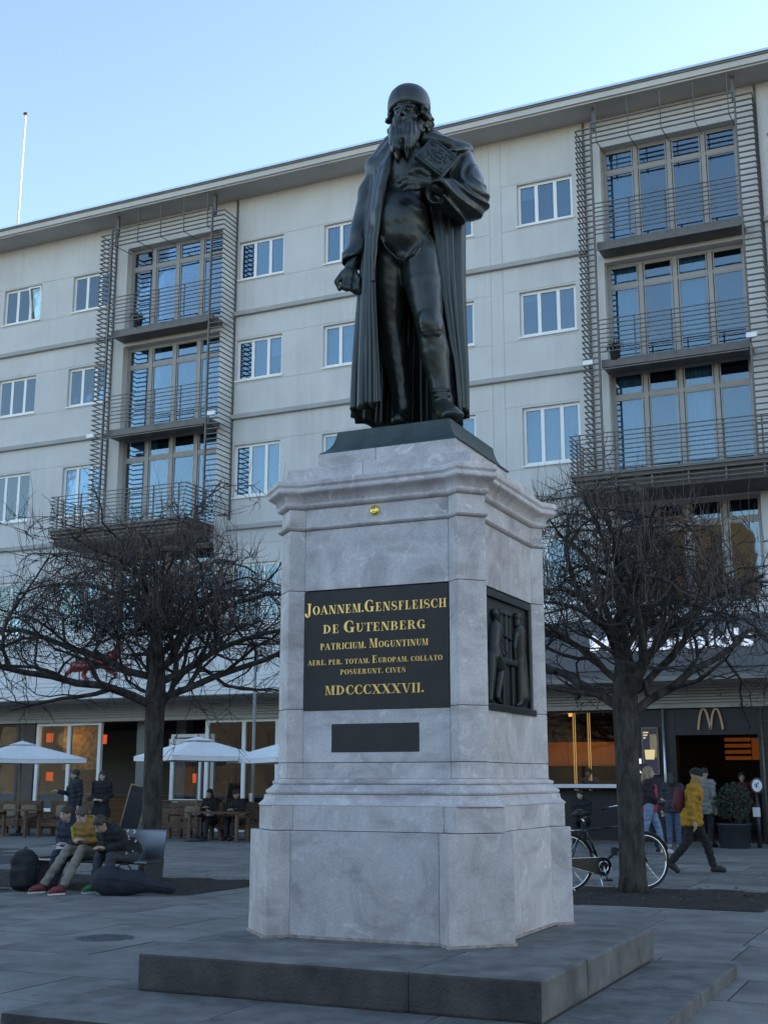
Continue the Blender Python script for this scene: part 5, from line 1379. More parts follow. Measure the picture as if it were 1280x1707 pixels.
# ------------------------------------------------------------------ things about the square
mat('brushed_steel', (0.20, 0.21, 0.23), 0.38, metal=0.95, var=.08, scale=3, bump=.1, bscale=120)
mat('black_plastic', (0.015, 0.015, 0.016), 0.45, var=.2, scale=6)
mat('black_nylon', (0.012, 0.013, 0.017), 0.8, var=.3, scale=12, bump=.5, bscale=90)
mat('navy_nylon', (0.012, 0.015, 0.026), 0.75, var=.3, scale=10, bump=.4, bscale=70)
mat('rough_timber', (0.15, 0.085, 0.052), 0.85, var=.35, scale=2.5, stretch=(1,4,9), bump=.5, bscale=30, rand=.18)
mat('canvas', (0.74, 0.74, 0.73), 0.9, var=.04, scale=3, bump=.1, bscale=60)
mat('pole_wood', (0.24, 0.16, 0.09), 0.6, var=.2, scale=5)
mat('blanket_beige', (0.25, 0.20, 0.14), 0.95, var=.15, scale=12, bump=.4, bscale=80)
mat('blanket_grey', (0.12, 0.105, 0.105), 0.95, var=.15, scale=12, bump=.4, bscale=80)
mat('white_gloss', (0.78, 0.78, 0.76), 0.3, var=.03)
mat('red_sign', (0.20, 0.018, 0.02), 0.45, var=.2, scale=4)
mat('sign_light', (0.85, 0.9, 1.0), 0.5, var=.02, emit=(.80,.88,1.0), estr=.08)
mat('arch_yellow', (0.62, 0.36, 0.20), 0.4, var=.06, scale=6)
mat('dark_leaf', (0.030, 0.042, 0.020), 0.7, var=.4, scale=10)
mat('planter_zinc', (0.05, 0.055, 0.065), 0.5, metal=.4, var=.2, scale=4)
mat('rubber', (0.018, 0.018, 0.018), 0.85)
mat('bike_black', (0.014, 0.014, 0.015), 0.25, var=.1)
mat('chrome', (0.72, 0.73, 0.75), 0.14, metal=1.0, var=.03)
mat('chalk_board', (0.022, 0.020, 0.022), 0.85, var=.5, scale=16)

# steel bench (sheet seat and back on plate ends)
t = thing('steel_bench', 'brushed steel bench with a tall sheet back on the square', 'bench', (-11.85, 15.55, 0))
MB().box(-1.0,1.0,-.20,.20,.39,.415).build('seat', 'brushed_steel', t, bevel=.006)
MB().tube([(-1.0,-.215,.40),(1.0,-.215,.40)], .024, 10).build('front_tube', 'brushed_steel', t, smooth=True)
bk_ = MB().box(-1.0,1.0,-.006,.006,0,.42).build('backrest', 'brushed_steel', t, loc=(0,.20,.42)); bk_.rotation_euler = (R(-10),0,0)
MB().tube([(-1.0,.285,.835),(1.0,.285,.835)], .02, 10).build('top_tube', 'brushed_steel', t, smooth=True)
for x in (-.97, .97):
    MB().prism([(-.21,.02),(.21,.02),(.26,.44),(-.21,.44)], -.012, .012).xform(Matrix(((0,0,1,x),(1,0,0,0),(0,1,0,0),(0,0,0,1)))).build('leg', 'brushed_steel', t)
# black rucksack on the ground
t = thing('rucksack', 'black rucksack standing on the paving at the left end of the bench', 'rucksack', (-12.58, 14.75, 0), 10)
f = SDF((-.34,-.3,-.02), (.34,.34,.66), .012)
f.box((0,0,.27), (.20,.13,.27), (6,0,0), rd=.11, k=.03).box((0,-.13,.20), (.15,.06,.14), (6,0,0), rd=.05, k=.02).ell((0,-.02,.52), (.15,.11,.07), k=.03)
f.warp(lambda x, y, z: .006*np.sin(30*z+9*x)*np.sin(24*x)); f.build('bag', 'black_nylon', t)
MB().tube([(-.10,.13,.50),(-.13,.20,.34),(-.12,.13,.10)], .016, 6).tube([(.10,.13,.50),(.13,.20,.34),(.12,.13,.10)], .016, 6).build('strap', 'black_nylon', t, smooth=True)
MB().tube([(-.04,0,.57),(0,0,.62),(.04,0,.57)], .010, 6).build('handle', 'black_nylon', t, smooth=True)
MB().tube([(-.2,-.06,.02),(-.34,-.10,.012),(-.44,-.03,.012),(-.52,-.12,.012)], .008, 5).build('loose_cord', 'black_nylon', t, smooth=True)
# instrument case lying on its side
t = thing('instrument_case', 'dark navy soft cello case lying on the paving in front of the bench', 'instrument case', (-10.68, 14.75, 0), 20); t.scale = (.74, .8, .86)
f = SDF((-.85,-.36,-.02), (.95,.36,.62), .016)
f.ell((-.42,0,.235), (.36,.17,.245), k=.05).ell((.02,0,.215), (.30,.165,.20), k=.08).ell((-.2,0,.20), (.3,.15,.2), k=.06)
f.cap((.20,0,.17), (.72,0,.12), .105, .075, k=.05).ell((.76,0,.115), (.10,.07,.085), k=.03)
f.box((0,0,-.06), (1,1,.065), k=.01, sub=True); f.warp(lambda x, y, z: .006*np.sin(17*x+8*z)*np.sin(22*z)); f.build('body', 'navy_nylon', t)
MB().tube([(-.25,-.10,.43),(-.18,-.12,.50),(-.05,-.12,.50),(.02,-.10,.42)], .013, 6).build('handle', 'black_nylon', t, smooth=True)
MB().tube([(-.76,-.05,.25),(-.60,-.16,.30),(-.35,-.185,.28),(0,-.175,.25),(.35,-.12,.18),(.8,-.07,.13)], .006, 5).build('zip', 'black_plastic', t, smooth=True)

# parasols
def parasol(loc, label, rz, mast_h=2.72, w=1.62):
    t = thing('parasol', label, 'parasol', loc, rz, 'square white parasols on the café terrace')
    MB().tube([(0,0,.06),(0,0,mast_h-.06)], .024, 10).build('mast', 'pole_wood', t, smooth=True)
    MB().lathe([(.001,.02),(.30,.02),(.31,.035),(.30,.06),(.05,.075),(.035,.16),(.001,.16)], 24, cap=False).build('base', 'planter_zinc', t, smooth=True)
    n = 28; v = []; f_ = []
    for i in range(n+1):
        for j in range(n+1):
            a, b = -1+2*i/n, -1+2*j/n; d = max(abs(a), abs(b)); e = 1 - abs(abs(a)-abs(b))/max(d, 1e-3)
            z = mast_h - .48*d**1.05 - .045*(1-e)*d*math.sin(math.pi*min(1,d)) - .04*d*(1-e)*(1-abs(d-.6))
            v.append((a*w*(1-.03*(1-e)*d), b*w*(1-.03*(1-e)*d), z))
    f_ = [(i*(n+1)+j, (i+1)*(n+1)+j, (i+1)*(n+1)+j+1, i*(n+1)+j+1) for i in range(n) for j in range(n)]
    c = MB().add(v, f_).build('canopy', 'canvas', t, smooth=True); so = c.modifiers.new('thick', 'SOLIDIFY'); so.thickness = .006
    cc = MB(); vv = []; m = 8
    for i in range(m+1):
        for j in range(m+1):
            a, b = -1+2*i/m, -1+2*j/m; d = max(abs(a), abs(b)); vv.append((a*.34, b*.34, mast_h + .05 - .12*d))
    cc.add(vv, [(i*(m+1)+j, (i+1)*(m+1)+j, (i+1)*(m+1)+j+1, i*(m+1)+j+1) for i in range(m) for j in range(m)]); cc.build('vent', 'canvas', t, smooth=True)
    MB().lathe([(.001,.10),(.03,.09),(.03,.05),(.02,.0)], 10, (0,0,mast_h), cap=False).build('finial', 'pole_wood', t, smooth=True)
    for a, b in ((1,1),(1,-1),(-1,1),(-1,-1),(1,0),(-1,0),(0,1),(0,-1)):
        MB().tube([(0,0,mast_h-.05), (a*w*.97, b*w*.97, mast_h-.535)], .011, 5).build('rib', 'pole_wood', t)
    fr = MB()
    for s in (0, 1, 2, 3):
        c_, s_ = [(1,0),(0,1),(-1,0),(0,-1)][s]
        P = [(x*c_ - y*s_, x*s_ + y*c_, z) for x, y, z in ((-w,-w*.99,mast_h-.49),(0,-w*.965,mast_h-.49),(w,-w*.99,mast_h-.49),(w,-w*.985,mast_h-.60),(0,-w*.96,mast_h-.62),(-w,-w*.985,mast_h-.60))]
        fr.add(P, [(0,1,4,5),(1,2,3,4)])
    fr.build('valance', 'canvas', t)
    return t
parasol((-25.1, 29.0, -.01), 'white parasol at the left edge above the wooden benches', -38, 2.66, 1.55)
parasol((-18.5, 28.3, -.01), 'white parasol over the table with two seated café guests', -32, 2.68, 1.30)
parasol((-15.9, 28.9, -.01), 'white parasol half hidden behind the monument pedestal', -30, 2.62, 1.3)

# rough timber benches and tables on the terrace
plank = {}
def board(name, parent, x0, x1, y0, y1, z0, z1, rot=None):
    return MB().box(x0-(x0+x1)/2, x1-(x0+x1)/2, y0-(y0+y1)/2, y1-(y0+y1)/2, z0-(z0+z1)/2, z1-(z0+z1)/2).build(name, 'rough_timber', parent, bevel=.006, loc=((x0+x1)/2,(y0+y1)/2,(z0+z1)/2))
def timber_bench(loc, rz, L, label, group='rough timber terrace benches'):
    t = thing('timber_bench', label, 'bench', loc, rz, group)
    for k in range(3): board('seat_board', t, -L/2, L/2, -.27+k*.18, -.27+k*.18+.172, .40, .445)
    board('seat_front', t, -L/2, L/2, -.285, -.245, .27, .398)
    for k in range(3): board('back_board', t, -L/2, L/2, .27, .31, .52+k*.155, .52+k*.155+.145)
    for x in (-L/2+.06, 0, L/2-.06):
        board('leg', t, x-.05, x+.05, -.24, -.14, 0, .398); board('leg', t, x-.05, x+.05, .312, .40, 0, .96)
    for x in (-L/2, L/2-.07): board('armrest', t, x, x+.07, -.27, .268, .60, .64); board('arm_post', t, x, x+.07, -.27, -.20, .447, .598)
    return t
def blanket(loc, rz, w, label, m, drop=.26, ang=1.0):
    t = thing('blanket', label, 'blanket', loc, rz); n = 14; v = []
    for i in range(n+1):
        for j in range(n+1):
            a, b = -1+2*i/n, j/n
            if b < .5: y, z = .25 - b*1.0, .006 + .006*math.sin(9*a+5*b)
            else: y, z = -.262 - .012*math.sin(8*a), -(b-.5)*2*drop*(1-abs(a)*.75*ang)
            v.append((a*w/2*(1-.25*max(0,b-.5)), y, z))
    c = MB().add(v, [(i*(n+1)+j, (i+1)*(n+1)+j, (i+1)*(n+1)+j+1, i*(n+1)+j+1) for i in range(n) for j in range(n)]).build('cloth', m, t, smooth=True)
    so = c.modifiers.new('thick', 'SOLIDIFY'); so.thickness = .012; so.offset = 1
def table(loc, rz, L, label):
    t = thing('timber_table', label, 'table', loc, rz, 'rough timber terrace tables')
    for k in range(4): board('top_board', t, -L/2, L/2, -.36+k*.18, -.36+k*.18+.174, .72, .755)
    for x in (-L/2+.12, L/2-.12):
        for y in (-.28, .28): board('leg', t, x-.04, x+.04, y-.04, y+.04, 0, .718)
        board('cross_rail', t, x-.03, x+.03, -.24, .24, .60, .66)
    return t
def pillow(loc, rz, label, m='blanket_beige'):
    t = thing('cushion', label, 'cushion', loc, rz)
    f = SDF((-.34,-.16,-.24), (.34,.16,.24), .014); f.box((0,0,0), (.27,.065,.18), rd=.06, k=.02); f.warp(lambda x, y, z: .02*(np.abs(x/.27)**3*np.abs(z/.18)**3) - .012*np.cos(x*5)*np.cos(z*7))
    f.build('cover', m, t)
timber_bench((-19.3, 29.45, -.01), 0, 1.5, 'rough timber bench left of the two café guests')
timber_bench((-17.5, 29.45, -.01), 0, 1.8, 'rough timber bench under the two seated café guests')
table((-17.95, 28.55, -.01), 0, 1.7, 'rough timber table in front of the two café guests')
timber_bench((-25.6, 29.3, -.01), 0, 1.7, 'rough timber bench below the parasol at the left edge')
timber_bench((-23.6, 29.3, -.01), 0, 1.6, 'rough timber bench left of the standing pair')
timber_bench((-27.6, 29.3, -.01), 0, 1.7, 'rough timber bench partly outside the left edge')
table((-24.6, 28.3, -.01), 0, 1.5, 'rough timber table between the left parasol and the benches')
blanket((-19.1, 29.45, .437), 0, .62, 'beige blanket hanging off the bench beside the parasol mast', 'blanket_beige')
blanket((-17.4, 29.45, .437), 0, .75, 'grey blanket hanging off the seat of the two café guests', 'blanket_grey')
blanket((-25.4, 29.3, .437), 0, .60, 'beige blanket over the bench under the left parasol', 'blanket_beige')
blanket((-23.6, 29.3, .437), 0, .70, 'grey blanket over the bench left of the standing pair', 'blanket_grey')
pillow((-19.45, 29.62, .67), 4, 'beige cushion against the bench left of the café guests')
pillow((-25.8, 29.46, .68), -5, 'beige cushion on the bench under the left parasol')
pillow((-23.8, 29.46, .68), 3, 'beige cushion on the bench left of the standing pair')
pillow((-25.1, 29.47, .67), 6, 'second beige cushion leaning on the bench at the left edge')
# chalk board leaning beside the tree
t = thing('chalk_board', 'tall narrow chalk menu board in a wooden frame leaning beside the tree', 'menu board', (-22.0, 30.1, -.01), 0)
bo = MB().box(-.30,.30,-.012,.012,0,1.42).build('slate', 'chalk_board', t); bo.rotation_euler = (R(-10), R(9), 0)
fr_ = MB().box(.301,.345,-.025,.025,0,1.46).box(-.345,-.301,-.025,.025,0,1.46).box(-.30,.30,-.025,.025,1.421,1.46).build('frame', 'pole_wood', t); fr_.rotation_euler = (R(-10), R(9), 0)
MB().bar((.1,.28,1.38),(.25,.62,.0),.035).bar((-.05,.28,1.38),(-.1,.62,.0),.035).build('strut', 'pole_wood', t)
# cabinet-like planter box in the terrace corner
t = thing('timber_counter', 'dark timber counter standing behind the woman in black', 'counter', (-20.6, 30.6, -.01), 0)
for k in range(6): board('front_board', t, -.6, .6, -.02, .02, .02+k*.155, .02+k*.155+.148)
board('counter_top', t, -.65, .65, -.05, .45, .96, 1.0)
for x in (-.56, .56): board('side_post', t, x-.04, x+.04, .022, .40, 0, .955)

# city bicycle leaning at the tree
t = thing('bicycle', 'black city bicycle with chain case parked behind the right-hand tree', 'bicycle', (-4.80, 18.22, .03), 44); t.scale = (1.13,)*3
RW = .345; WB = 1.12
def wheel(x):
    w = MB().tube([(x+RW*math.cos(a*math.pi/24), 0, RW+RW*math.sin(a*math.pi/24)) for a in range(48)], .018, 8, closed=True).build('wheel', 'rubber', t, smooth=True)
    MB().tube([(x+(RW-.025)*math.cos(a*math.pi/24), 0, RW+(RW-.025)*math.sin(a*math.pi/24)) for a in range(48)], .011, 6, closed=True).build('rim', 'chrome', w, smooth=True)
    sp = MB()
    for k in range(28):
        a = k*2*math.pi/28; b = a + (.35 if k % 2 else -.35); sp.tube([(x+.022*math.cos(b), .02*(1 if k % 4 < 2 else -1), RW+.022*math.sin(b)), (x+(RW-.03)*math.cos(a), 0, RW+(RW-.03)*math.sin(a))], .0013, 3, cap=False)
    sp.build('spokes', 'chrome', w); MB().tube([(x,-.05,RW),(x,.05,RW)], .022, 10).build('hub', 'chrome', w, smooth=True)
wheel(-WB/2); wheel(WB/2)
for x, a0, a1 in ((-WB/2, 20, 200), (WB/2, 20, 165)):
    v = []; n = 26; ro = RW+.028
    for k in range(n+1):
        a = R(a0+(a1-a0)*k/n)
        for y in (-.028,-.016,.016,.028): v.append((x+(ro-(.012 if abs(y) > .02 else 0))*math.cos(a), y, RW+(ro-(.012 if abs(y) > .02 else 0))*math.sin(a)))
    MB().add(v, [(k*4+j, (k+1)*4+j, (k+1)*4+j+1, k*4+j+1) for k in range(n) for j in range(3)]).build('mudguard', 'bike_black', t, smooth=True)
bb = (-.10,0,.29); seat = (-.30,0,.80); hd_ = (.37,0,.80); hd2 = (.40,0,.66)
MB().tube([bb, seat], .016, 8).tube([bb, hd2], .018, 8).tube([(-.285,0,.74), hd_], .015, 8).tube([(.355,0,.86), (.42,0,.60)], .02, 8).build('frame', 'bike_black', t, smooth=True)
MB().tube([bb, (-WB/2,.05,RW)], .010, 6).tube([bb, (-WB/2,-.05,RW)], .010, 6).tube([seat, (-WB/2,.05,RW)], .009, 6).tube([seat, (-WB/2,-.05,RW)], .009, 6).build('rear_stays', 'bike_black', t, smooth=True)
MB().tube([(.42,.04,.60),(.45,.05,.52),(WB/2,.05,RW)], .011, 6).tube([(.42,-.04,.60),(.45,-.05,.52),(WB/2,-.05,RW)], .011, 6).build('fork', 'bike_black', t, smooth=True)
MB().tube([seat, (-.335,0,.90)], .013, 8).build('seat_post', 'chrome', t, smooth=True)
f = SDF((-.52,-.14,.86), (-.14,.14,1.02), .008); f.ell((-.40,0,.94), (.085,.095,.035), k=.03).chain([(-.38,0,.945),(-.22,0,.95)], [.055,.022], k=.03); f.build('saddle', 'black_plastic', t)
MB().tube([(.355,0,.86),(.34,0,1.02)], .012, 8).tube([(.10,-.27,1.00),(.22,-.29,1.02),(.33,-.16,1.05),(.345,0,1.03),(.33,.16,1.05),(.22,.29,1.02),(.10,.27,1.00)], .011, 8).build('handlebar', 'chrome', t, smooth=True)
for s in (-1, 1): MB().tube([(.20,s*.288,1.017),(.09,s*.268,.998)], .017, 8).build('grip', 'black_plastic', t, smooth=True)
MB().tube([(.40,0,.72),(.47,0,.75)], [.03,.045], 12).build('head_lamp', 'chrome', t, smooth=True)
cc = MB(); pts = []
for k in range(13): a = R(-90+180*k/12); pts.append((bb[0]+.115*math.cos(a), bb[2]+.115*math.sin(a)))
for k in range(9): a = R(90+180*k/8); pts.append((-WB/2+.055*math.cos(a), RW+.055*math.sin(a)))
cc.prism(pts, .045, .085); cc.xform(Matrix(((1,0,0,0),(0,0,-1,0),(0,1,0,0),(0,0,0,1)))); cs = cc.build('chain_case', 'bike_black', t, bevel=.008)
MB().tube([(x, -.088, z) for x, z in pts], .006, 5, closed=True).build('chain_case_rim', 'chrome', t, smooth=True)
cr = MB().tube([(bb[0]+.065*math.cos(a*math.pi/12), -.09, bb[2]+.065*math.sin(a*math.pi/12)) for a in range(24)], .008, 5, closed=True)
for k in range(3): a = k*2.094+.5; cr.bar((bb[0],-.09,bb[2]), (bb[0]+.065*math.cos(a),-.09,bb[2]+.065*math.sin(a)), .014, .008)
cr.build('chainring', 'chrome', t)
MB().tube([(bb[0],-.10,bb[2]),(bb[0]+.035,-.115,bb[2]-.165)], .010, 6).tube([(bb[0],.06,bb[2]),(bb[0]-.035,.075,bb[2]+.165)], .010, 6).build('crank', 'chrome', t, smooth=True)
for s, x, z in ((-1, .035, -.165), (1, -.035, .165)): MB().box(bb[0]+x-.045, bb[0]+x+.045, s*.13-.035*(1 if s < 0 else -1)*0-.04, s*.13+.04, bb[2]+z-.012, bb[2]+z+.012).build('pedal', 'black_plastic', t, bevel=.004)
MB().tube([(-WB/2-.20,-.05,.74),(-.33,-.05,.74)], .007, 6).tube([(-WB/2-.20,.05,.74),(-.33,.05,.74)], .007, 6).tube([(-WB/2-.2,-.05,.74),(-WB/2-.2,.05,.74)], .007, 6).tube([(-WB/2-.10,.05,.74),(-WB/2,.05,RW)], .006, 5).tube([(-WB/2-.10,-.05,.74),(-WB/2,-.05,RW)], .006, 5).build('luggage_rack', 'chrome', t, smooth=True)
MB().tube([(-WB/2-.03,-.06,.12),(-WB/2+.02,-.15,.0-.015)], .008, 6).tube([(-.12,-.02,.26),(-.16,-.17,-.015)], .009, 6).build('kickstand', 'chrome', t, smooth=True)
MB().box(.07,.15,-.03,.03,.42,.52).build('lock', 'black_plastic', t, bevel=.01)

# street lamp post, sign post, planter
t = thing('street_lamp', 'slim grey lamp post rising beside the left edge of the pedestal', 'lamp post', (-17.85, 31.0-.9, -.01))
MB().tube([(0,0,0),(0,0,.9),(0,0,.92),(0,0,7.4)], [.075,.075,.05,.04], 12).build('pole', 'grey_column', t, smooth=True)
MB().tube([(0,0,7.35),(-.2,-.3,7.55),(-.5,-.8,7.6)], .03, 8).build('arm', 'planter_zinc', t, smooth=True)
MB().box(-.75,-.35,-1.2,-.7,7.56,7.66).build('lamp_head', 'planter_zinc', t, bevel=.02)
MB().box(-.05,.05,-.095,-.088,1.0,1.22).build('notice', 'white_gloss', t)
t = thing('notice_post', 'short grey post carrying a round white notice with a dark ring', 'sign post', (-4.50, 31.25, -.01))
MB().tube([(0,0,0),(0,0,1.05),(0,0,1.06),(0,0,1.62)], [.055,.055,.034,.03], 12).build('post', 'planter_zinc', t, smooth=True)
MB().lathe([(.14,-.012),(.15,-.008),(.15,.008),(.14,.012)], 32).xform(Matrix.Rotation(R(90), 4, 'X') @ Matrix.Scale(1.25, 4, (0,1,0))).build('sign_rim', cloth((.10,.05,.06), .5), t, loc=(.03,-.045,1.45))
MB().lathe([(.115,-.002),(.115,.002)], 32).xform(Matrix.Rotation(R(90), 4, 'X') @ Matrix.Scale(1.25, 4, (0,1,0))).build('sign_face', 'white_gloss', t, loc=(.03,-.060,1.45))
sy = MB(); y_ = -.064
sy.bar((-.03,y_,1.53),(.10,y_,1.37),.020,.003).tube([(-.03,y_+.001,1.47),(.01,y_+.001,1.455),(.03,y_+.001,1.49),(.07,y_+.001,1.50)], .013, 5).tube([(.0,y_+.001,1.41),(.03,y_+.001,1.44)], .014, 5).tube([(.06,y_+.001,1.54),(.075,y_+.001,1.525)], .012, 5)
sy.build('pictogram', cloth((.03,.035,.09), .5), t)
MB().box(-.10,.07,-.075,-.06,.72,.94).build('paper_notice', 'white_gloss', t)
t = thing('shrub_planter', 'dark round tub with a dense evergreen shrub beside the shop doorway', 'planter', (-5.02, 30.95, -.01))
MB().lathe([(.001,0),(.33,0),(.35,.02),(.385,.52),(.41,.53),(.41,.57),(.375,.57),(.36,.50),(.001,.50)], 28, cap=False).build('tub', 'planter_zinc', t, smooth=True)
lv = MB(); rr = random.Random(17)
for k in range(1300):
    a, ph = rr.uniform(0,6.28), math.acos(rr.uniform(-.7,1)); d = rr.uniform(.55,1)**.5
    k1 = 1+.18*math.sin(3*a+2*ph); p = Vector((.43*d*k1*math.sin(ph)*math.cos(a), .40*d*k1*math.sin(ph)*math.sin(a), 1.02+.50*d*math.cos(ph)))
    u = Vector((rr.gauss(0,1),rr.gauss(0,1),rr.gauss(0,1))).normalized()*.045; w = u.orthogonal().normalized()*.02
    lv.add([p-u, p+w, p+u, p-w], [(0,1,2,3)])
tag(lv.build('leaves', 'dark_leaf', t), kind='stuff')
for k in range(5): a = k*1.3; MB().tube([(.05*math.cos(a),.05*math.sin(a),.48),(.2*math.cos(a),.2*math.sin(a),1.0)], [.014,.008], 5).build('stem', 'twig_bark', t)

# pictures and signs on the shop front
def text_mesh(body, size, ext, m, bold=.0):
    cu = bpy.data.curves.new('letters', 'FONT'); cu.body = body; cu.size = size; cu.extrude = ext; cu.offset = bold; cu.resolution_u = 6
    o = bpy.data.objects.new('letters', cu); COL.objects.link(o)
    dg = bpy.context.evaluated_depsgraph_get(); me = bpy.data.meshes.new_from_object(o.evaluated_get(dg))
    bpy.data.objects.remove(o); me.materials.clear(); me.materials.append(MATS[m]); return me
t = thing('shop_sign', 'row of raised white letters spelling a name on the dark band', 'sign', (-8.36, 30.93, 4.78))
x = 0
for ch in "McDonald's":
    me = text_mesh(ch, .60, .045, 'sign_light', .012)
    xs = [v.co.x for v in me.vertices]; w = max(xs) - min(xs)
    o = inst('letter', me, t, (x - min(xs), -.05, 0), (R(90), 0, 0), (1.02, 1, 1)); x += w*1.02 + .045
for o in t.children: o.location.x *= 4.08 / (x - .045); o.scale.x *= 4.08 / (x - .045)
t = thing('arch_emblem', 'tan double arch emblem mounted over the dark doorway', 'sign', (-5.79, 32.90, 2.85))
for s in (-1, 1):
    P = [(s*.165 + .165*math.cos(R(a)), 0, .30*math.sin(R(a)) + .22) if 0 <= a <= 180 else None for a in range(0, 181, 12)]
    lo_, hi_ = (s*.165 + .165*1.0, 0, 0), (s*.165 - .165, 0, 0)
    cx_ = s*.16; pr = []
    for k in range(25):
        u = -1 + 2*k/24; zz = .53*(1-abs(u)**2.4); pr.append((cx_ + .155*u, 0, zz))
    a = MB()
    for k in range(24):
        p, q = Vector(pr[k]), Vector(pr[k+1]); a.bar(p, q, .055, .05)
    a.build('arch', 'arch_yellow', t)
mat('poster_light', (.34,.25,.13), .5, var=.3, scale=3, emit=(1.0,.78,.5), estr=.012)
mat('poster_cup', (.70,.52,.25), .5, var=.05, emit=(1.0,.8,.45), estr=.12)
mat('poster_dark', (.08,.055,.075), .5, var=.1)
mat('paper_strip', (.8,.78,.85), .5, emit=(1,.95,.9), estr=.2)
t = thing('lit_poster', 'narrow lit poster box with a drinks cup picture beside the tree trunk', 'poster', (-7.38, 32.93, 1.7))
MB().box(-.22,.22,-.06,.03,0,1.24).build('frame', cloth((.22,.16,.11), .5), t, bevel=.01)
MB().box(-.185,.185,-.066,-.061,.03,1.20).build('sheet', 'poster_dark', t)
MB().box(-.0,.18,-.070,-.0665,.45,1.05).build('picture', 'poster_light', t)
MB().prism([(-.13,.30),(.10,.30),(.13,.55),(-.15,.55)], .0, .004).xform(Matrix(((1,0,0,0),(0,0,-1,-.0712),(0,1,0,.10),(0,0,0,1)))).build('cup', 'poster_cup', t)
for k, (z, w) in enumerate(((1.10,.14),(1.03,.11),(.96,.06))): MB().box(-.17, -.17+w, -.0735,-.0705, z-.018, z+.018).build('print_line', 'poster_cup', t)
MB().box(-.33,-.26,-.05,-.02,.05,.42).build('light_strip', 'paper_strip', t)
mat('warm_window', (.5,.3,.15), .5, var=.3, scale=4, emit=(1.0,.75,.38), estr=.15)  # glowing surface that stands for the lit shop window
t = thing('lit_window_panel', 'warm glowing panel standing for the lit window at the right edge beyond the tiled pillar', 'light box', (-3.4, 33.3, 1.5))
MB().box(-.95,.5,-.02,.02,0,1.65).build('panel', 'warm_window', t); MB().box(-1.0,.55,-.05,.05,1.66,1.80).build('top_strip', 'red_sign', t); MB().box(-1.0,-.955,-.05,.05,0,1.65).build('frame', 'bronze_frame', t)
# red sculpted sign on the café canopy
t = thing('red_figure_sign', 'red sculpted leaping figure sign on the white café canopy', 'sign', (-23.9, 30.85, 4.66))
f = SDF((-2.0,-.25,-.25), (1.9,.25,1.55), .025)
f.chain([(-1.1,0,.45),(-.4,0,.55),(.3,0,.62),(.75,0,.85)], [.22,.26,.27,.20], k=.08).chain([(.75,0,.85),(.95,0,1.15),(1.0,0,1.32)], [.18,.13,.08], k=.06)
f.chain([(-1.1,0,.45),(-1.45,0,.25),(-1.7,0,-.05)], [.15,.09,.05], k=.05).chain([(-.6,0,.45),(-.7,0,.1),(-.45,0,-.15)], [.14,.09,.06], k=.05).chain([(.5,0,.6),(.95,0,.40),(1.5,0,.42)], [.14,.09,.05], k=.05).chain([(.2,0,.5),(.6,0,.2),(.9,0,.05)], [.13,.08,.05], k=.05).chain([(.9,0,1.2),(1.15,0,1.0)], [.10,.05], k=.05)
f.build('figure', 'red_sign', t); t.scale = (.8, .8, .8)
MB().lathe([(.001,-.05),(.10,-.04),(.12,0),(.10,.04),(.001,.05)], 16, cap=False).xform(Matrix.Rotation(R(90), 4, 'X')).build('red_light', mat('red_lamp', (.7,.06,.04), .4, emit=(1.0,.10,.06), estr=.3), t, loc=(.32,-.22,.62))
for x in (-.9,.4): MB().tube([(x,0,-.16),(x,0,.35)], .03, 8).build('support', 'louvre_metal', t)
# orange lamps inside the café
for i, (loc, lab) in enumerate((((-28.75,34.6,3.0),'orange drum lamp high in the café window at the far left'),((-26.45,34.6,2.92),'orange drum lamp beside the grey café pillar'),((-28.5,34.4,1.68),'orange drum lamp low behind the left parasol'),((-22.85,34.9,1.62),'orange drum lamp inside the white café door'),((-27.45,34.9,2.4),'orange drum lamp in the middle of the golden café window'))):
    t = thing('drum_lamp', lab, 'lamp', loc, 0, 'orange drum lamps in the café')
    MB().lathe([(.115,-.15),(.125,.15)], 20, cap=False).build('shade', 'orange_lamp', t, smooth=True); MB().tube([(0,0,.18),(0,0,3.5-loc[2])], .008, 6).build('cord', 'black_plastic', t)
    MB().lathe([(.001,.12),(.05,.08),(.06,.0),(.04,-.06),(.001,-.08)], 12, cap=False).build('bulb', 'lamp_glow', t, smooth=True)
mat('gold_reflection', (.22,.13,.05), .8, var=.6, scale=6, col2=(.62,.42,.17), detail=9)  # golden mottling painted in for sunlit foliage reflected in the café pane
t = thing('café_reflection', 'golden patterned panel behind the white framed café window, added in place of a foliage reflection', 'reflection panel', (-27.15, 34.3, 0)); t.name = 'reflection_panel'
MB().box(-.75,.75,0,.06,1.9,3.35).build('panel', 'gold_reflection', t)
# flagpole on the roof
t = thing('flagpole', 'bare slim flagpole standing on the roof edge against the sky', 'flagpole', (-30.70, 33.4, 21.3))
MB().tube([(0,0,.3),(.04,0,5.5)], [.045,.03], 10).build('pole', 'white_frame', t, smooth=True)
MB().box(-.12,.12,-.12,.12,0,.32).build('foot', 'brown_column', t, bevel=.02); MB().lathe([(.001,.08),(.09,.05),(.10,0),(.05,-.03)], 14, (.04,0,5.52), cap=True).build('cap', 'louvre_metal', t, smooth=True)
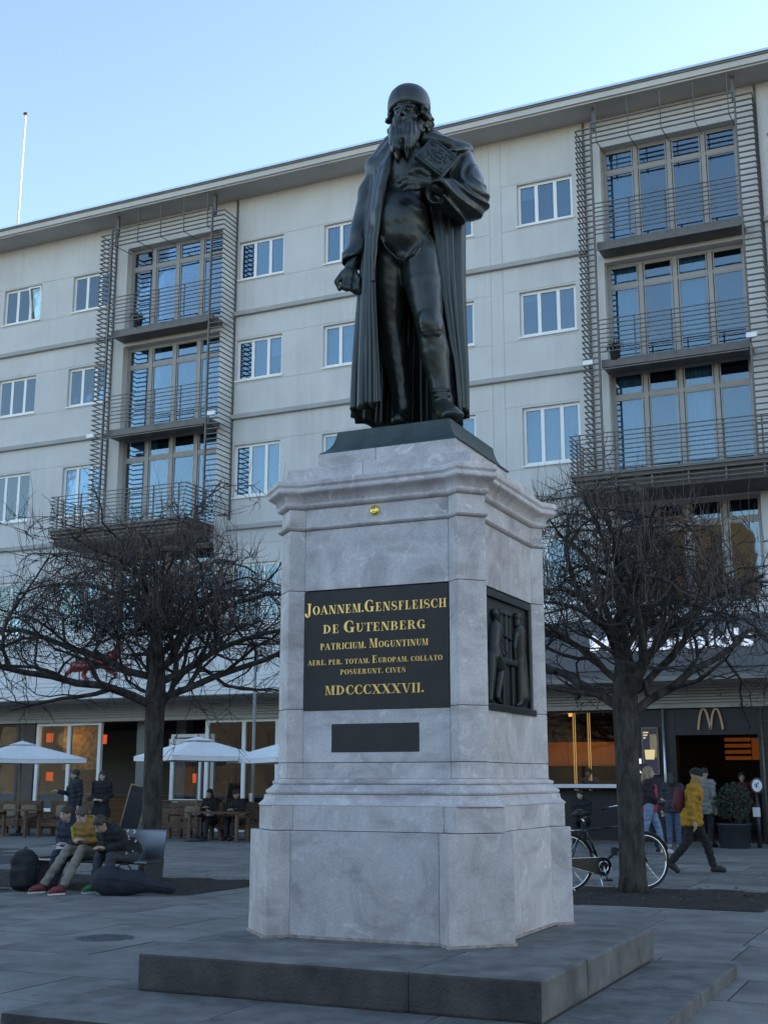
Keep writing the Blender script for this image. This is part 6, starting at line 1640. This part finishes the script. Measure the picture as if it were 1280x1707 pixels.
# plant pots and lamps on the balconies
for (x, y, z, lab) in ((-24.15, 32.4, 16.64, 'small dark potted shrub behind the rails of the topmost left balcony'), (-7.75, 32.35, 13.08, 'dark bird-shaped plant pot at the left end of a right-hand balcony')):
    t = thing('potted_plant', lab, 'plant', (x, y, z)); MB().lathe([(.001,0),(.11,0),(.15,.24),(.16,.25),(.13,.25),(.001,.22)], 14, cap=False).build('pot', 'planter_zinc', t, smooth=True)
    lv = MB()
    for k in range(160):
        p = Vector((rr.gauss(0,.11), rr.gauss(0,.10), .30+abs(rr.gauss(0,.13)))); u = Vector((rr.gauss(0,1),rr.gauss(0,1),rr.gauss(0,1))).normalized()*.05; w = u.orthogonal().normalized()*.02
        lv.add([p-u,p+w,p+u,p-w], [(0,1,2,3)])
    tag(lv.build('leaves', 'dark_leaf', t), kind='stuff')
for k, (x, y, z) in enumerate(((-20.78,31.99,13.06),(-25.55,31.99,12.86),(-3.98,31.99,13.08),(-8.42,31.99,12.95))):
    lab = ('white box lamp at the right corner of the left balcony bay', 'white box lamp at the left corner of the left balcony bay', 'white box lamp at the right corner of the right balcony bay', 'white box lamp at the left corner of the right balcony bay')[k]
    t = thing('box_lamp', lab, 'lamp', (x, y, z)); MB().box(-.14,.14,-.10,-.012,-.06,.08).build('housing', 'white_gloss', t, bevel=.01); MB().box(-.03,.03,-.011,.09,-.03,.03).build('bracket', 'louvre_metal', t)
# unseen building across the square, behind the camera, added for pane reflections
mat('sandstone', (0.10, 0.072, 0.045), .9, var=.2, scale=1.2)
mat('dark_stone', (0.045, 0.040, 0.034), .9, var=.3, scale=.4)
t = thing('facing_building', 'long stone building across the square, unseen and added to be mirrored in the shop windows', 'building', (-15, -55, 0))
MB().box(-110,80,-14,0,-.1,13.0).build('wall', 'dark_stone', t); MB().box(-110.5,80.5,-14.5,.5,13.002,13.8).build('roof', 'dark_stone', t)
MB().box(-16,-2,-12,.3,13.81,27).build('reflection_tower', 'sandstone', t)  # tower part added to give the bay panes a warm reflection
wf = MB().box(-.7,.7,-.02,.03,0,2.2).mesh('window', 'dark_room')
for i in range(40):
    for j in range(3): inst('window', wf, t, (-78+i*4, 0.45, 1.2+j*3.6))
for i in range(3): inst('window', wf, t, (-13.5+i*4.2, 0.35, 17.0)); inst('window', wf, t, (-13.5+i*4.2, 0.35, 22.0))
# warm fill lights added near the lamps to brighten the two interiors
for i, (loc, e) in enumerate((((-27.4, 33.8, 2.9), 3.5), ((-10.2, 35.4, 2.9), 3.0))):
    ld = bpy.data.lights.new('interior_fill', 'POINT'); ld.energy = e; ld.color = (1.0, .55, .22); ld.shadow_soft_size = .3
    lo = bpy.data.objects.new('interior_fill', ld); COL.objects.link(lo); lo.location = loc
# shelves, counters and menu boards inside the two shops
t = thing('café_shelf', 'tall dark shelf of bottles inside the café behind the pillar', 'shelf', (-23.6, 37.0, 0)); t.name = 'bottle_shelf'
for k in range(4): MB().box(-1.4,1.4,-.15,.15,.9+k*.55,.94+k*.55).build('shelf_board', 'warm_wood', t)
MB().box(-1.45,-1.4,-.16,.16,0,3.0).box(1.4,1.45,-.16,.16,0,3.0).build('side_panel', 'warm_wood', t)
rs = random.Random(8); bt = [MB().lathe([(.001,0),(.045,0),(.048,.02),(.046,.20),(.018,.26),(.017,.33),(.001,.33)], 10, cap=False).mesh('bottle', cloth(c, .2), True) for c in ((.03,.05,.03),(.12,.05,.02),(.25,.24,.22),(.05,.02,.015))]
for k in range(4):
    x = -1.3
    while x < 1.3: inst('bottle', rs.choice(bt), t, (x, rs.uniform(-.06,.06), .94+k*.55), None, (1,1,rs.uniform(.8,1.2))); x += rs.uniform(.11,.24)
t = thing('serving_counter', 'long dark serving counter deep inside the café', 'counter', (-26.0, 36.6, 0))
MB().box(-3.2,2.2,-.35,.35,0,1.02).build('front', 'warm_wood', t); MB().box(-3.25,2.25,-.42,.42,1.021,1.07).build('top', 'grey_column', t)
t = thing('door_transom_sign', 'white strip over the café door with small dark marks', 'sign', (-22.15, 33.52, 2.72))
MB().box(-.85,.85,-.03,.03,-.13,.13).build('board', 'white_gloss', t)
for x in (-.3,.35): MB().box(x-.11,x+.11,-.034,-.031,-.035,.03).build('mark', 'black_plastic', t)
t = thing('order_counter', 'dark order counter at the back of the corner restaurant', 'counter', (-10.2, 38.5, 0))
MB().box(-2.4,2.4,-.4,.4,0,1.1).build('front', 'dark_cladding', t); MB().box(-2.45,2.45,-.45,.45,1.101,1.15).build('top', 'grey_column', t)
for k in range(3):
    t = thing('menu_screen', ('left','middle','right')[k] + ' of three dim warm menu screens above the restaurant counter', 'screen', (-11.6+k*1.4, 38.3, 2.95), 0, 'menu screens')
    MB().box(-.6,.6,-.03,.03,-.22,.22).build('screen', 'chalk_board', t); MB().box(-.64,.64,.031,.06,-.26,.26).build('frame', 'black_plastic', t)
for k, lab in enumerate(('small round ceiling spotlight left of the golden light tubes', 'small lit ceiling spotlight just right of the golden light tubes', 'small round ceiling spotlight close to the tree trunk in the restaurant window')):
    t = thing('ceiling_spot', lab, 'lamp', (-11.2+k*1.0, 35.2, 3.40))
    MB().lathe([(.001,-.02),(.05,-.02),(.06,.09),(.001,.09)], 12, cap=False).build('spot', 'lamp_glow' if k == 1 else 'grey_column', t)
# a few scraps and chewing-gum spots on the paving
gm = MB(); rg = random.Random(31)
for k in range(160):
    y = rg.uniform(6.2, 24); x = rg.uniform(-.72*y-1, -.05*y)
    if PL[0]-.1 < x < PL[1]+.1 and PL[2]-.1 < y < PL[3]+.1 or any(a < x < b and c < y < d for a,b,c,d in BEDS): continue
    r_ = rg.uniform(.012,.028); gm.lathe([(.001,.0062),(r_*.6,.006),(r_,.0035)], 7, (x, y, 0), cap=False)
tag(gm.build('gum_spots', mat('gum', (.22,.215,.21), .8, var=.3, scale=3)), 'pale trodden gum spots dotted over the grey paving', 'litter', kind='stuff')
